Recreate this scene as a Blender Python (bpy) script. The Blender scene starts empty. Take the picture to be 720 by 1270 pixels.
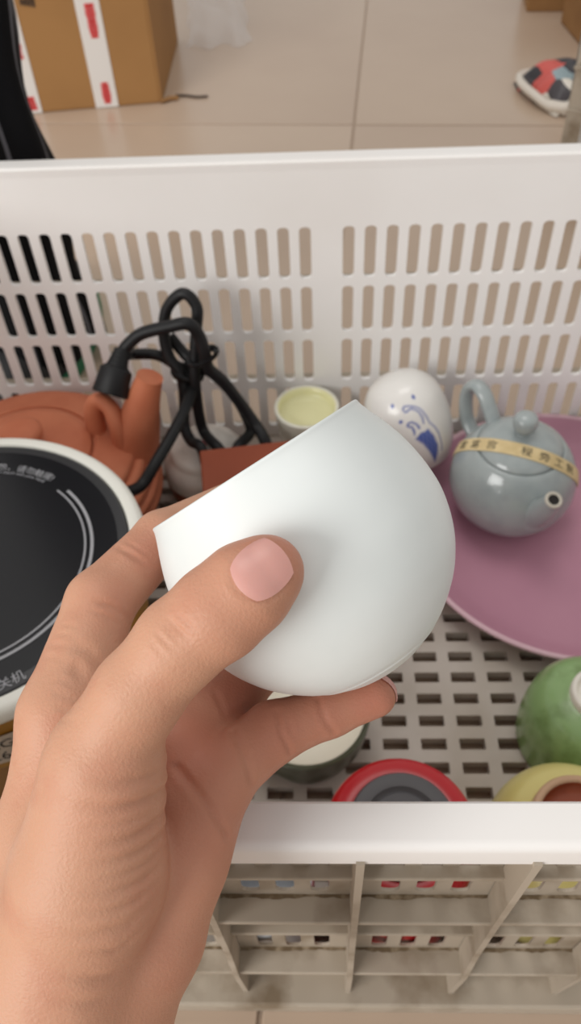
import bpy, bmesh, math, random
import numpy as np
from mathutils import Vector, Matrix

random.seed(7)
SC = bpy.context.scene
COL = SC.collection
PI = math.pi

# ------------------------------------------------------------------ camera, light, exposure
cam_data = bpy.data.cameras.new('phone_camera')
cam_data.sensor_fit = 'VERTICAL'
cam_data.sensor_height = 7.239
cam_data.sensor_width = 4.104
cam_data.lens = 5.7
cam_data.clip_start = 0.01
cam = bpy.data.objects.new('phone_camera', cam_data)
COL.objects.link(cam)
CAM_X = Vector((0.9991929, 0.01437393, -0.03750926))
CAM_DOWN = Vector((-0.0139788, -0.75099228, -0.660163))
CAM_FWD = Vector((-0.0376583, 0.66015451, -0.75018522))
m3 = Matrix((CAM_X, -CAM_DOWN, -CAM_FWD)).transposed()
cam.matrix_world = Matrix.Translation((0, 0, 0.46)) @ m3.to_4x4()
cam_data.dof.use_dof = True
cam_data.dof.focus_distance = 0.19
cam_data.dof.aperture_fstop = 4.4
SC.camera = cam

SC.view_settings.view_transform = 'Standard'
SC.view_settings.look = 'None'
SC.view_settings.gamma = 1
SC.view_settings.exposure = 0.06
SC.view_settings.use_curve_mapping = False
SC.cycles.use_denoising = True

world = bpy.data.worlds.new('room_daylight')
SC.world = world
world.use_nodes = True
bg = world.node_tree.nodes['Background']
bg.inputs[0].default_value = (1.0, 0.975, 0.945, 1)
bg.inputs[1].default_value = 0.54


def area(name, loc, target, sx, sy, power, col):
    l = bpy.data.lights.new(name, 'AREA')
    l.shape = 'RECTANGLE'
    l.size, l.size_y, l.energy, l.color = sx, sy, power, col
    o = bpy.data.objects.new(name, l)
    COL.objects.link(o)
    o.location = loc
    o.rotation_euler = (Vector(target) - Vector(loc)).to_track_quat('-Z', 'Y').to_euler()
    return o


area('window_daylight', (-1.62, -1.30, 1.10), (0, 0.4, 0.12), 1.4, 1.2, 42, (1.0, 0.985, 0.96))
area('ceiling_lamp', (-0.2, 0.9, 2.4), (0.0, 0.5, 0), 1.0, 1.0, 11, (1.0, 0.96, 0.92))


# ------------------------------------------------------------------ helpers
def mat(name, col, rough=0.5, spec=0.5, noise=None, bump=None, sss=0.0, metal=0.0, coat=0.0, vcol=None, trans=0.0, alpha=1.0):
    """noise=(scale, colour2, low, high) mottles the base colour; bump=(scale, strength, distance)"""
    m = bpy.data.materials.new(name)
    m.use_nodes = True
    nt = m.node_tree
    b = nt.nodes['Principled BSDF']
    b.inputs['Base Color'].default_value = (*col, 1)
    b.inputs['Roughness'].default_value = rough
    b.inputs['Specular IOR Level'].default_value = spec
    b.inputs['Metallic'].default_value = metal
    b.inputs['Coat Weight'].default_value = coat
    b.inputs['Coat Roughness'].default_value = 0.08
    b.inputs['Transmission Weight'].default_value = trans
    b.inputs['Alpha'].default_value = alpha
    if sss:
        b.inputs['Subsurface Weight'].default_value = sss
        b.inputs['Subsurface Radius'].default_value = (1.0, 0.35, 0.2)
        b.inputs['Subsurface Scale'].default_value = 0.004
    tc = nt.nodes.new('ShaderNodeTexCoord')
    cur = None
    if vcol:
        a = nt.nodes.new('ShaderNodeAttribute')
        a.attribute_name = vcol
        cur = a.outputs['Color']
    if noise:
        n = nt.nodes.new('ShaderNodeTexNoise')
        n.inputs['Scale'].default_value = noise[0]
        n.inputs['Detail'].default_value = 6
        nt.links.new(tc.outputs['Object'], n.inputs['Vector'])
        r = nt.nodes.new('ShaderNodeMapRange')
        r.inputs['From Min'].default_value = noise[2]
        r.inputs['From Max'].default_value = noise[3]
        nt.links.new(n.outputs['Fac'], r.inputs['Value'])
        mx = nt.nodes.new('ShaderNodeMix')
        mx.data_type = 'RGBA'
        mx.inputs['A'].default_value = (*col, 1)
        mx.inputs['B'].default_value = (*noise[1], 1)
        if cur:
            nt.links.new(cur, mx.inputs['A'])
        nt.links.new(r.outputs['Result'], mx.inputs['Factor'])
        cur = mx.outputs['Result']
    if cur:
        nt.links.new(cur, b.inputs['Base Color'])
    if bump:
        n = nt.nodes.new('ShaderNodeTexNoise')
        n.inputs['Scale'].default_value = bump[0]
        n.inputs['Detail'].default_value = 4
        nt.links.new(tc.outputs['Object'], n.inputs['Vector'])
        bp = nt.nodes.new('ShaderNodeBump')
        bp.inputs['Strength'].default_value = bump[1]
        bp.inputs['Distance'].default_value = bump[2]
        nt.links.new(n.outputs['Fac'], bp.inputs['Height'])
        nt.links.new(bp.outputs['Normal'], b.inputs['Normal'])
    return m


def srgb(r, g, b):
    def f(c):
        c /= 255
        return c / 12.92 if c <= 0.04045 else ((c + 0.055) / 1.055) ** 2.4
    return (f(r), f(g), f(b))


class MB:
    """collects vertices and faces of ONE mesh object"""

    def __init__(s):
        s.v, s.f, s.m = [], [], []

    def add(s, vs, fs, mi=0):
        o = len(s.v)
        s.v += [tuple(p) for p in vs]
        s.f += [tuple(o + i for i in f) for f in fs]
        s.m += [mi] * len(fs)

    def box(s, x0, x1, y0, y1, z0, z1, M=None, mi=0):
        vs = [Vector((x, y, z)) for z in (z0, z1) for y in (y0, y1) for x in (x0, x1)]
        if M is not None:
            vs = [M @ p for p in vs]
        s.add(vs, [(0, 2, 3, 1), (4, 5, 7, 6), (0, 1, 5, 4), (2, 6, 7, 3), (0, 4, 6, 2), (1, 3, 7, 5)], mi)

    def lathe(s, prof, seg=64, M=None, mi=0):
        """prof: (r, z) from one end of the outline to the other, revolved about z"""
        vs, fs, rings = [], [], []
        for r, z in prof:
            if r < 1e-6:
                rings.append([len(vs)])
                vs.append(Vector((0, 0, z)))
            else:
                rings.append(list(range(len(vs), len(vs) + seg)))
                vs += [Vector((r * math.cos(2 * PI * k / seg), r * math.sin(2 * PI * k / seg), z)) for k in range(seg)]
        for a, b in zip(rings, rings[1:]):
            for k in range(seg):
                k2 = (k + 1) % seg
                if len(a) == 1 and len(b) == 1:
                    continue
                if len(a) == 1:
                    fs.append((a[0], b[k2], b[k]))
                elif len(b) == 1:
                    fs.append((a[k], a[k2], b[0]))
                else:
                    fs.append((a[k], a[k2], b[k2], b[k]))
        if M is not None:
            vs = [M @ p for p in vs]
        s.add(vs, fs, mi)

    def tube(s, pts, radii, seg=12, caps=True, flat=(1, 1), mi=0, up=None):
        pts = [Vector(p) for p in pts]
        if not hasattr(radii, '__len__'):
            radii = [radii] * len(pts)
        n = len(pts)
        tang = [(pts[min(i + 1, n - 1)] - pts[max(i - 1, 0)]).normalized() for i in range(n)]
        side = tang[0].cross(Vector(up) if up else Vector((0.13, 0.31, 0.94)))
        if side.length < 1e-4:
            side = tang[0].cross(Vector((1, 0, 0)))
        side.normalize()
        vs, fs = [], []
        for i in range(n):
            side = (side - tang[i] * side.dot(tang[i])).normalized()
            o = tang[i].cross(side)
            for k in range(seg):
                a = 2 * PI * k / seg
                vs.append(pts[i] + (side * math.cos(a) * flat[0] + o * math.sin(a) * flat[1]) * radii[i])
        for i in range(n - 1):
            for k in range(seg):
                k2 = (k + 1) % seg
                fs.append((i * seg + k, i * seg + k2, (i + 1) * seg + k2, (i + 1) * seg + k))
        if caps:
            fs.append(tuple(range(seg - 1, -1, -1)))
            fs.append(tuple((n - 1) * seg + k for k in range(seg)))
        s.add(vs, fs, mi)

    def build(s, name, mats, parent=None, smooth=None, M=None):
        me = bpy.data.meshes.new(name)
        me.from_pydata([tuple(p) for p in s.v], [], s.f)
        for m in (mats if isinstance(mats, (list, tuple)) else [mats]):
            me.materials.append(m)
        if any(s.m):
            me.polygons.foreach_set('material_index', s.m)
        bm = bmesh.new()
        bm.from_mesh(me)
        bmesh.ops.recalc_face_normals(bm, faces=bm.faces)
        bm.to_mesh(me)
        bm.free()
        me.update()
        o = bpy.data.objects.new(name, me)
        COL.objects.link(o)
        if parent:
            o.parent = parent
        if M is not None:
            o.matrix_local = M
        if smooth is not None:
            me.polygons.foreach_set('use_smooth', [True] * len(me.polygons))
            if smooth < 180:
                me.set_sharp_from_angle(angle=math.radians(smooth))
        return o


def tag(o, label, cat, group=None):
    o['label'] = label
    o['category'] = cat
    if group:
        o['group'] = group
    return o


def thing(name, label, cat, loc=(0, 0, 0), rz=0, group=None):
    o = bpy.data.objects.new(name, None)
    o.empty_display_size = 0.02
    COL.objects.link(o)
    o.location = loc
    o.rotation_euler = (0, 0, rz)
    return tag(o, label, cat, group)


def bevel(o, w, n=2, ang=35):
    b = o.modifiers.new('bevel', 'BEVEL')
    b.width, b.segments, b.limit_method, b.angle_limit = w, n, 'ANGLE', math.radians(ang)
    return o


def spline(pts, n=10):
    """Catmull-Rom through the points"""
    P = [Vector(p) for p in pts]
    P = [P[0] * 2 - P[1]] + P + [P[-1] * 2 - P[-2]]
    out = []
    for i in range(1, len(P) - 2):
        a, b, c, d = P[i - 1:i + 3]
        for k in range(n):
            t = k / n
            out.append(0.5 * ((2 * b) + (c - a) * t + (2 * a - 5 * b + 4 * c - d) * t * t + (3 * b - a - 3 * c + d) * t ** 3))
    out.append(P[-2])
    return out


def text_mesh(body, size):
    """flat outline of a line of writing: (verts2d, faces), centred in x, base line y=0"""
    cu = bpy.data.curves.new('w', 'FONT')
    cu.body, cu.size, cu.align_x, cu.resolution_u = body, size, 'CENTER', 2
    ob = bpy.data.objects.new('w', cu)
    COL.objects.link(ob)
    dg = bpy.context.evaluated_depsgraph_get()
    me = bpy.data.meshes.new_from_object(ob.evaluated_get(dg))
    vs = [tuple(v.co) for v in me.vertices]
    fs = [tuple(p.vertices) for p in me.polygons]
    bpy.data.objects.remove(ob)
    bpy.data.curves.remove(cu)
    bpy.data.meshes.remove(me)
    return vs, fs


def copy_tree(o, parent=None):
    c = o.copy()
    COL.objects.link(c)
    if parent:
        c.parent = parent
    for ch in list(o.children):
        copy_tree(ch, c)
    return c


# ------------------------------------------------------------------ materials
M_TILE = mat('glazed_floor_tile', srgb(194, 173, 153), 0.25, 0.45, (2.2, srgb(182, 160, 141), 0.35, 0.7), (14, 0.05, 0.002))
M_GROUT = mat('floor_grout', srgb(170, 150, 132), 0.9)
M_CRATE = mat('white_plastic', srgb(241, 239, 237), 0.42, 0.4, (3.5, srgb(230, 226, 222), 0.45, 0.75), (60, 0.05, 0.001), sss=0.0)
M_BASE = mat('mottled_greyer_plastic', srgb(196, 187, 178), 0.55, 0.3, (18, srgb(176, 165, 152), 0.4, 0.7))  # greyer and darker than the wall plastic, mottled by noise


def dirty_shaded_plastic():
    """white plastic with soil stains of their own shape, base darkened for near-wall shade"""
    m = mat('soiled_shaded_white_plastic', srgb(174, 162, 146), 0.55, 0.3, (34, srgb(128, 112, 92), 0.5, 0.74))
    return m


M_DIRTY_SHADED = dirty_shaded_plastic()  # soil, plus shade from an unmodelled body put into the base colour
M_SOIL = mat('dried_soil', srgb(104, 88, 68), 0.95, 0.1, (300, srgb(150, 134, 112), 0.45, 0.7))

# ------------------------------------------------------------------ floor of separate tiles
floor = MB()
floor.box(-3.2, 3.2, -1.8, 5.2, -0.06, -0.0014)
floor_o = floor.build('floor', M_GROUT)
floor_o['kind'] = 'structure'
TS, GAP = 0.6, 0.0026
tb = MB()
tb.box(GAP / 2, TS - GAP / 2, GAP / 2, TS - GAP / 2, -0.0014, 0.0)
t0 = tb.build('tile', M_TILE, floor_o)
bevel(t0, 0.0006, 1)
yaw = math.radians(-4.77)
Rz = Matrix.Rotation(yaw, 4, 'Z')
org = Vector((0.0503, 1.078, 0))
first = True
for i in range(-4, 4):
    for j in range(-4, 5):
        t = t0 if first else t0.copy()
        if not first:
            COL.objects.link(t)
        first = False
        t.matrix_local = Matrix.Translation(org) @ Rz @ Matrix.Translation((i * TS, j * TS, random.uniform(-.0002, .0002)))

# ------------------------------------------------------------------ the crate
CX0, CX1 = -0.2935, 0.3065          # inner faces of the end walls
CY0, CY1 = 0.0904, 0.482            # inner faces of the long walls
WT = 0.0029
RIMZ = 0.234
DRAFT = 0.028


def ring_cell(mb, u0, u1, w0, w1, s0, s1, h0, h1, r, to3):
    """a rectangle u0..u1 x w0..w1 with a rounded opening s0..s1 x h0..h1; to3(u, w, side) places it"""
    ol, outer = [], []
    for cx, cy, ax, ay, ou, ow in ((s1 - r, h1 - r, 1, 1, u1, w1), (s0 + r, h1 - r, -1, 1, u0, w1), (s0 + r, h0 + r, -1, -1, u0, w0), (s1 - r, h0 + r, 1, -1, u1, w0)):
        q = []
        for k, deg in enumerate((0, 30, 60, 90)):
            x = cx + ax * r * math.cos(math.radians(deg))
            y = cy + ay * r * math.sin(math.radians(deg))
            o = ((ou, y), (ou, ow), (ou, ow), (x, ow))[k]
            q.append(((x, y), o))
        if ax * ay < 0:
            q = q[::-1]
        ol += [p[0] for p in q]
        outer += [p[1] for p in q]
    n = len(ol)
    vs = [to3(*p, 0) for p in ol] + [to3(*p, 0) for p in outer] + [to3(*p, 1) for p in ol] + [to3(*p, 1) for p in outer]
    fs = []
    for k in range(n):
        k2 = (k + 1) % n
        fs.append((k, k2, n + k2, n + k))
        fs.append((2 * n + k2, 2 * n + k, 3 * n + k, 3 * n + k2))
        fs.append((k2, k, 2 * n + k, 2 * n + k2))
    mb.add(vs, fs)


def panel(cols, rows, to3, r=0.0028):
    """cols: (u0,u1,s0,s1 or None); rows: (w0,w1,h0,h1 or None)"""
    mb = MB()
    for u0, u1, s0, s1 in cols:
        for w0, w1, h0, h1 in rows:
            if s0 is None or h0 is None:
                vs = [to3(u, w, d) for d in (0, 1) for u, w in ((u0, w0), (u1, w0), (u1, w1), (u0, w1))]
                mb.add(vs, [(0, 1, 2, 3), (7, 6, 5, 4)])
            else:
                ring_cell(mb, u0, u1, w0, w1, s0, s1, h0, h1, r, to3)
    return mb


ROWS = []
zc = 0.2
slots = ((0.1535, 0.1905), (0.1105, 0.1470), (0.0672, 0.1038), (0.0235, 0.0603))
edges = [0.2, 0.1502, 0.10715, 0.06375, 0.016]
ROWS = [(0.2, 0.2325, None, None)] + [(edges[i + 1], edges[i], slots[i][0], slots[i][1]) for i in range(4)] + [(0.0, 0.016, None, None)]


def cols_from(centres, pitch, sw, lo, hi):
    cols, x = [], lo
    for c in centres:
        if c - pitch / 2 > x + 1e-6:
            cols.append((x, c - pitch / 2, None, None))
        cols.append((c - pitch / 2, c + pitch / 2, c - sw / 2, c + sw / 2))
        x = c + pitch / 2
    if x < hi - 1e-6:
        cols.append((x, hi, None, None))
    return cols


crate = thing('plastic_crate', 'open white plastic crate with slotted walls that holds all the tea ware', 'crate', (0.0065, 0.2862, 0))
CI = Matrix.Translation((-0.0065, -0.2862, 0))


def sh(z):
    return (0.2 - z) * DRAFT


PF = 0.01423
far_c = sorted([-0.0079 - PF * k for k in range(20)] + [0.0206 + PF * k for k in range(20)])
far_c = [c for c in far_c if CX0 + 0.01 < c < CX1 - 0.01]
w = panel(cols_from(far_c, PF, 0.0077, CX0, CX1), ROWS, lambda u, z, d: (u, CY1 - sh(z) + d * WT, z))
w.build('wall', M_CRATE, crate, M=CI)
near_c = []
for b in range(-6, 6):
    near_c += [-0.0145 + 0.0493 * b + 0.0123 * k for k in (-1, 0, 1)]
near_c = [c for c in near_c if CX0 + 0.01 < c < CX1 - 0.01]
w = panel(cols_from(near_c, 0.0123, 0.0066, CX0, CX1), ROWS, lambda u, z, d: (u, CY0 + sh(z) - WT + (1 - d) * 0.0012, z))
w.build('wall', M_DIRTY_SHADED, crate, M=CI)
end_c = [0.2862 + PF * k for k in range(-12, 13)]
for sx in (0, 1):
    w = panel(cols_from(end_c, PF, 0.0077, CY0, CY1), ROWS,
              (lambda u, z, d: (CX1 - sh(z) + d * WT, u, z)) if sx else (lambda u, z, d: (CX0 + sh(z) - d * WT, u, z)))
    w.build('wall', M_CRATE, crate, M=CI)

# base grid: openings 15 x 7 mm on a 22.4 x 14.7 mm pitch
bx = [0.0868 + 0.0224 * k for k in range(-17, 10)]
by = [0.1966 + 0.0147 * k for k in range(-7, 19)]
bx = [c for c in bx if CX0 + 0.012 < c < CX1 - 0.012]
by = [c for c in by if CY0 + 0.012 < c < CY1 - 0.014]


def rows_from(cs, pitch, sh_, lo, hi):
    return cols_from(cs, pitch, sh_, lo, hi)


w = panel(cols_from(bx, 0.0224, 0.0150, CX0 + .004, CX1 - .004), rows_from(by, 0.0147, 0.0069, CY0 + .004, CY1 - .004),
          lambda u, v, d: (u, v, 0.012 - d * 0.007), r=0.0006)
w.build('base_grid', M_BASE, crate, M=CI)

# rim: rounded section swept round the rectangle
RO = 0.0143


def rim_profile():
    # (offset outward from the inner wall face, z)
    r = 0.003
    pts = [(0.0010, 0.2235), (0.0005, RIMZ - 0.0014), (0.0016, RIMZ)]
    for k in range(6):
        a = math.radians(90 - 18 * k)
        pts.append((RO - r + r * math.cos(a), RIMZ - r + r * math.sin(a)))
    pts += [(RO, 0.2225), (RO - 0.0022, 0.2225), (RO - 0.0022, 0.2255), (0.0028, 0.2255), (0.0028, 0.2235)]
    return pts


def loop(off, z, n=6):
    """rounded rectangle at 'off' outside the inner faces"""
    R = 0.012 + off
    out = []
    for cx, cy, a0 in ((CX1 - .012, CY1 - .012, 0), (CX0 + .012, CY1 - .012, 90), (CX0 + .012, CY0 + .012, 180), (CX1 - .012, CY0 + .012, 270)):
        for k in range(n + 1):
            a = math.radians(a0 + 90 * k / n)
            out.append((cx + R * math.cos(a), cy + R * math.sin(a), z))
    return out


rim = MB()
prof = rim_profile()
loops = [loop(*p) for p in prof]
n = len(loops[0])
vs = [p for l in loops for p in l]
fs = []
for i in range(len(loops)):
    i2 = (i + 1) % len(loops)
    for k in range(n):
        k2 = (k + 1) % n
        fs.append((i * n + k, i * n + k2, i2 * n + k2, i2 * n + k))
rim.add(vs, fs)
rim.build('rim', M_CRATE, crate, smooth=40, M=CI)

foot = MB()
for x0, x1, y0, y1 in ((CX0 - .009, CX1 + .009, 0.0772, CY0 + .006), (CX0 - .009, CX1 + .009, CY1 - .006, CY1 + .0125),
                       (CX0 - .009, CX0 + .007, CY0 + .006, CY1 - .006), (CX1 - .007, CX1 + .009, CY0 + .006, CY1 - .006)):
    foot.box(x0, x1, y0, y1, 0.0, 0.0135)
fo = foot.build('foot_flange', M_DIRTY_SHADED, crate, M=CI)
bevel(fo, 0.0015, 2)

# ledges and upright ribs on the outside of the long walls
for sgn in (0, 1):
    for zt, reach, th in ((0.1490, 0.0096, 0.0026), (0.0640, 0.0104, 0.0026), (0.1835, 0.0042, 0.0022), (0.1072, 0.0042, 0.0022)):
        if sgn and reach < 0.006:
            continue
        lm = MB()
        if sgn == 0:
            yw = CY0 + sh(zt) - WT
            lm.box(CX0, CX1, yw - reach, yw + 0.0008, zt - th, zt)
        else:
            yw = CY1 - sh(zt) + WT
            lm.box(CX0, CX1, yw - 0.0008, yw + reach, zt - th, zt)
        lo = lm.build('ledge', M_DIRTY_SHADED, crate, M=CI)
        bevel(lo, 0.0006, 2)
rib0 = None
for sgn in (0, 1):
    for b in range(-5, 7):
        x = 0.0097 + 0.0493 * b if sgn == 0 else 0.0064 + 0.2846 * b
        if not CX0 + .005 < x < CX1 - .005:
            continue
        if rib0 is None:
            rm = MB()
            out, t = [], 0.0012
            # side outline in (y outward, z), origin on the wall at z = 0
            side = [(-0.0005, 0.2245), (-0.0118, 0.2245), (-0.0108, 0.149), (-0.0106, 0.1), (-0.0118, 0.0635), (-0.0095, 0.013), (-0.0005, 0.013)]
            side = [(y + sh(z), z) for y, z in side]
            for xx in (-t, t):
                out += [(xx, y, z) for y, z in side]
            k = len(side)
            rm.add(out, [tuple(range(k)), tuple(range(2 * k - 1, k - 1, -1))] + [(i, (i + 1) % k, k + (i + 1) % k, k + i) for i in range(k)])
            rib0 = rm.build('rib', M_DIRTY_SHADED, crate)
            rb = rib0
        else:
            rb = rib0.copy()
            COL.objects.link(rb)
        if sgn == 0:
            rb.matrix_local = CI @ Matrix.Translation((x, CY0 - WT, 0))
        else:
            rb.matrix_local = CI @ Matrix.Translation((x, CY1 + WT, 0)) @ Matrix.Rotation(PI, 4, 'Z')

# soil lying along the back edge of each ledge, an uneven low fillet
so = MB()
for zt, dep in ((0.1490, 0.0022), (0.0640, 0.0024), (0.0135, 0.0018)):
    yw = CY0 + sh(zt) - WT
    N = 300
    pv, pf = [], []
    for i in range(N + 1):
        x = CX0 + 0.003 + (CX1 - CX0 - 0.006) * i / N
        a = dep * (0.30 + 0.35 * abs(math.sin(x * 61) * math.sin(x * 143 + 1)) + random.uniform(0, .25))
        pv += [(x, yw + 0.0003, zt - 0.0003), (x, yw - a, zt + 0.0001), (x, yw - a * 0.5, zt + a * 0.3), (x, yw + 0.0003, zt + a * 0.55)]
    for i in range(N):
        for k in range(4):
            k2 = (k + 1) % 4
            pf.append((4 * i + k, 4 * i + k2, 4 * i + 4 + k2, 4 * i + 4 + k))
    so.add(pv, pf)
s_o = so.build('soil_line', M_SOIL, crate, smooth=60, M=CI)
s_o['kind'] = 'stuff'

# a second crate of the same kind stands beyond, its corner in view at the right edge
crate2 = copy_tree(crate)
c2 = Matrix.Rotation(math.radians(-30), 4, 'Z') @ Vector((0.305, 0.2010, 0))
crate2.location = (0.2490 + c2.x, 0.850 + c2.y, 0)
crate2.rotation_euler = (0, 0, math.radians(-30))
tag(crate2, 'second white slotted crate on the tiled floor behind, only its corner in view at right', 'crate')

# ------------------------------------------------------------------ cup held in the hand
HAND_CHAINS = {
 'forearm': [(-0.0781,-0.0079,0.1904,0.0275), (-0.0669,0.0313,0.2243,0.0250)],
 'wrist': [(-0.0669,0.0313,0.2243,0.0240), (-0.0605,0.0487,0.2433,0.0225)],
 'index_meta': [(-0.0692,0.0403,0.2323,0.0150), (-0.0684,0.0714,0.2557,0.0135), (-0.0656,0.0962,0.2720,0.0122)],
 'middle_meta': [(-0.0631,0.0414,0.2263,0.0140), (-0.0532,0.0970,0.2634,0.0105)],
 'ring_meta': [(-0.0566,0.0415,0.2261,0.0125), (-0.0397,0.0931,0.2620,0.0098)],
 'pinky_meta': [(-0.0505,0.0367,0.2322,0.0115), (-0.0424,0.0520,0.2446,0.0112), (-0.0369,0.0655,0.2529,0.0106), (-0.0347,0.0725,0.2556,0.0100), (-0.0289,0.0830,0.2586,0.0101)],
 'thenar': [(-0.0763,0.0212,0.2266,0.0190), (-0.0638,0.0390,0.2443,0.0168), (-0.0542,0.0588,0.2685,0.0172), (-0.0492,0.0741,0.2884,0.0142)],
 'thumb': [(-0.0478,0.0779,0.2944,0.0112), (-0.0400,0.0845,0.3051,0.0097), (-0.0301,0.0919,0.3141,0.0096), (-0.0219,0.0959,0.3193,0.0100), (-0.0154,0.0998,0.3230,0.0096), (-0.0115,0.1024,0.3247,0.0079)],
 'index': [(-0.0656,0.0968,0.2726,0.0120), (-0.0605,0.1258,0.2805,0.0092), (-0.0467,0.1500,0.2785,0.0081), (-0.0272,0.1722,0.2690,0.0074)],
 'middle': [(-0.0532,0.0970,0.2634,0.0100), (-0.0379,0.1172,0.2544,0.0085), (-0.0253,0.1398,0.2457,0.0080), (-0.0143,0.1534,0.2438,0.0070)],
 'ring': [(-0.0397,0.0931,0.2620,0.0095), (-0.0242,0.1146,0.2542,0.0080), (-0.0119,0.1331,0.2458,0.0074), (0.0001,0.1470,0.2414,0.0066)],
 'pinky': [(-0.0283,0.0848,0.2595,0.0092), (-0.0137,0.0982,0.2592,0.0080), (0.0015,0.1041,0.2596,0.0067), (0.0138,0.1072,0.2623,0.0059)],
}
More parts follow.
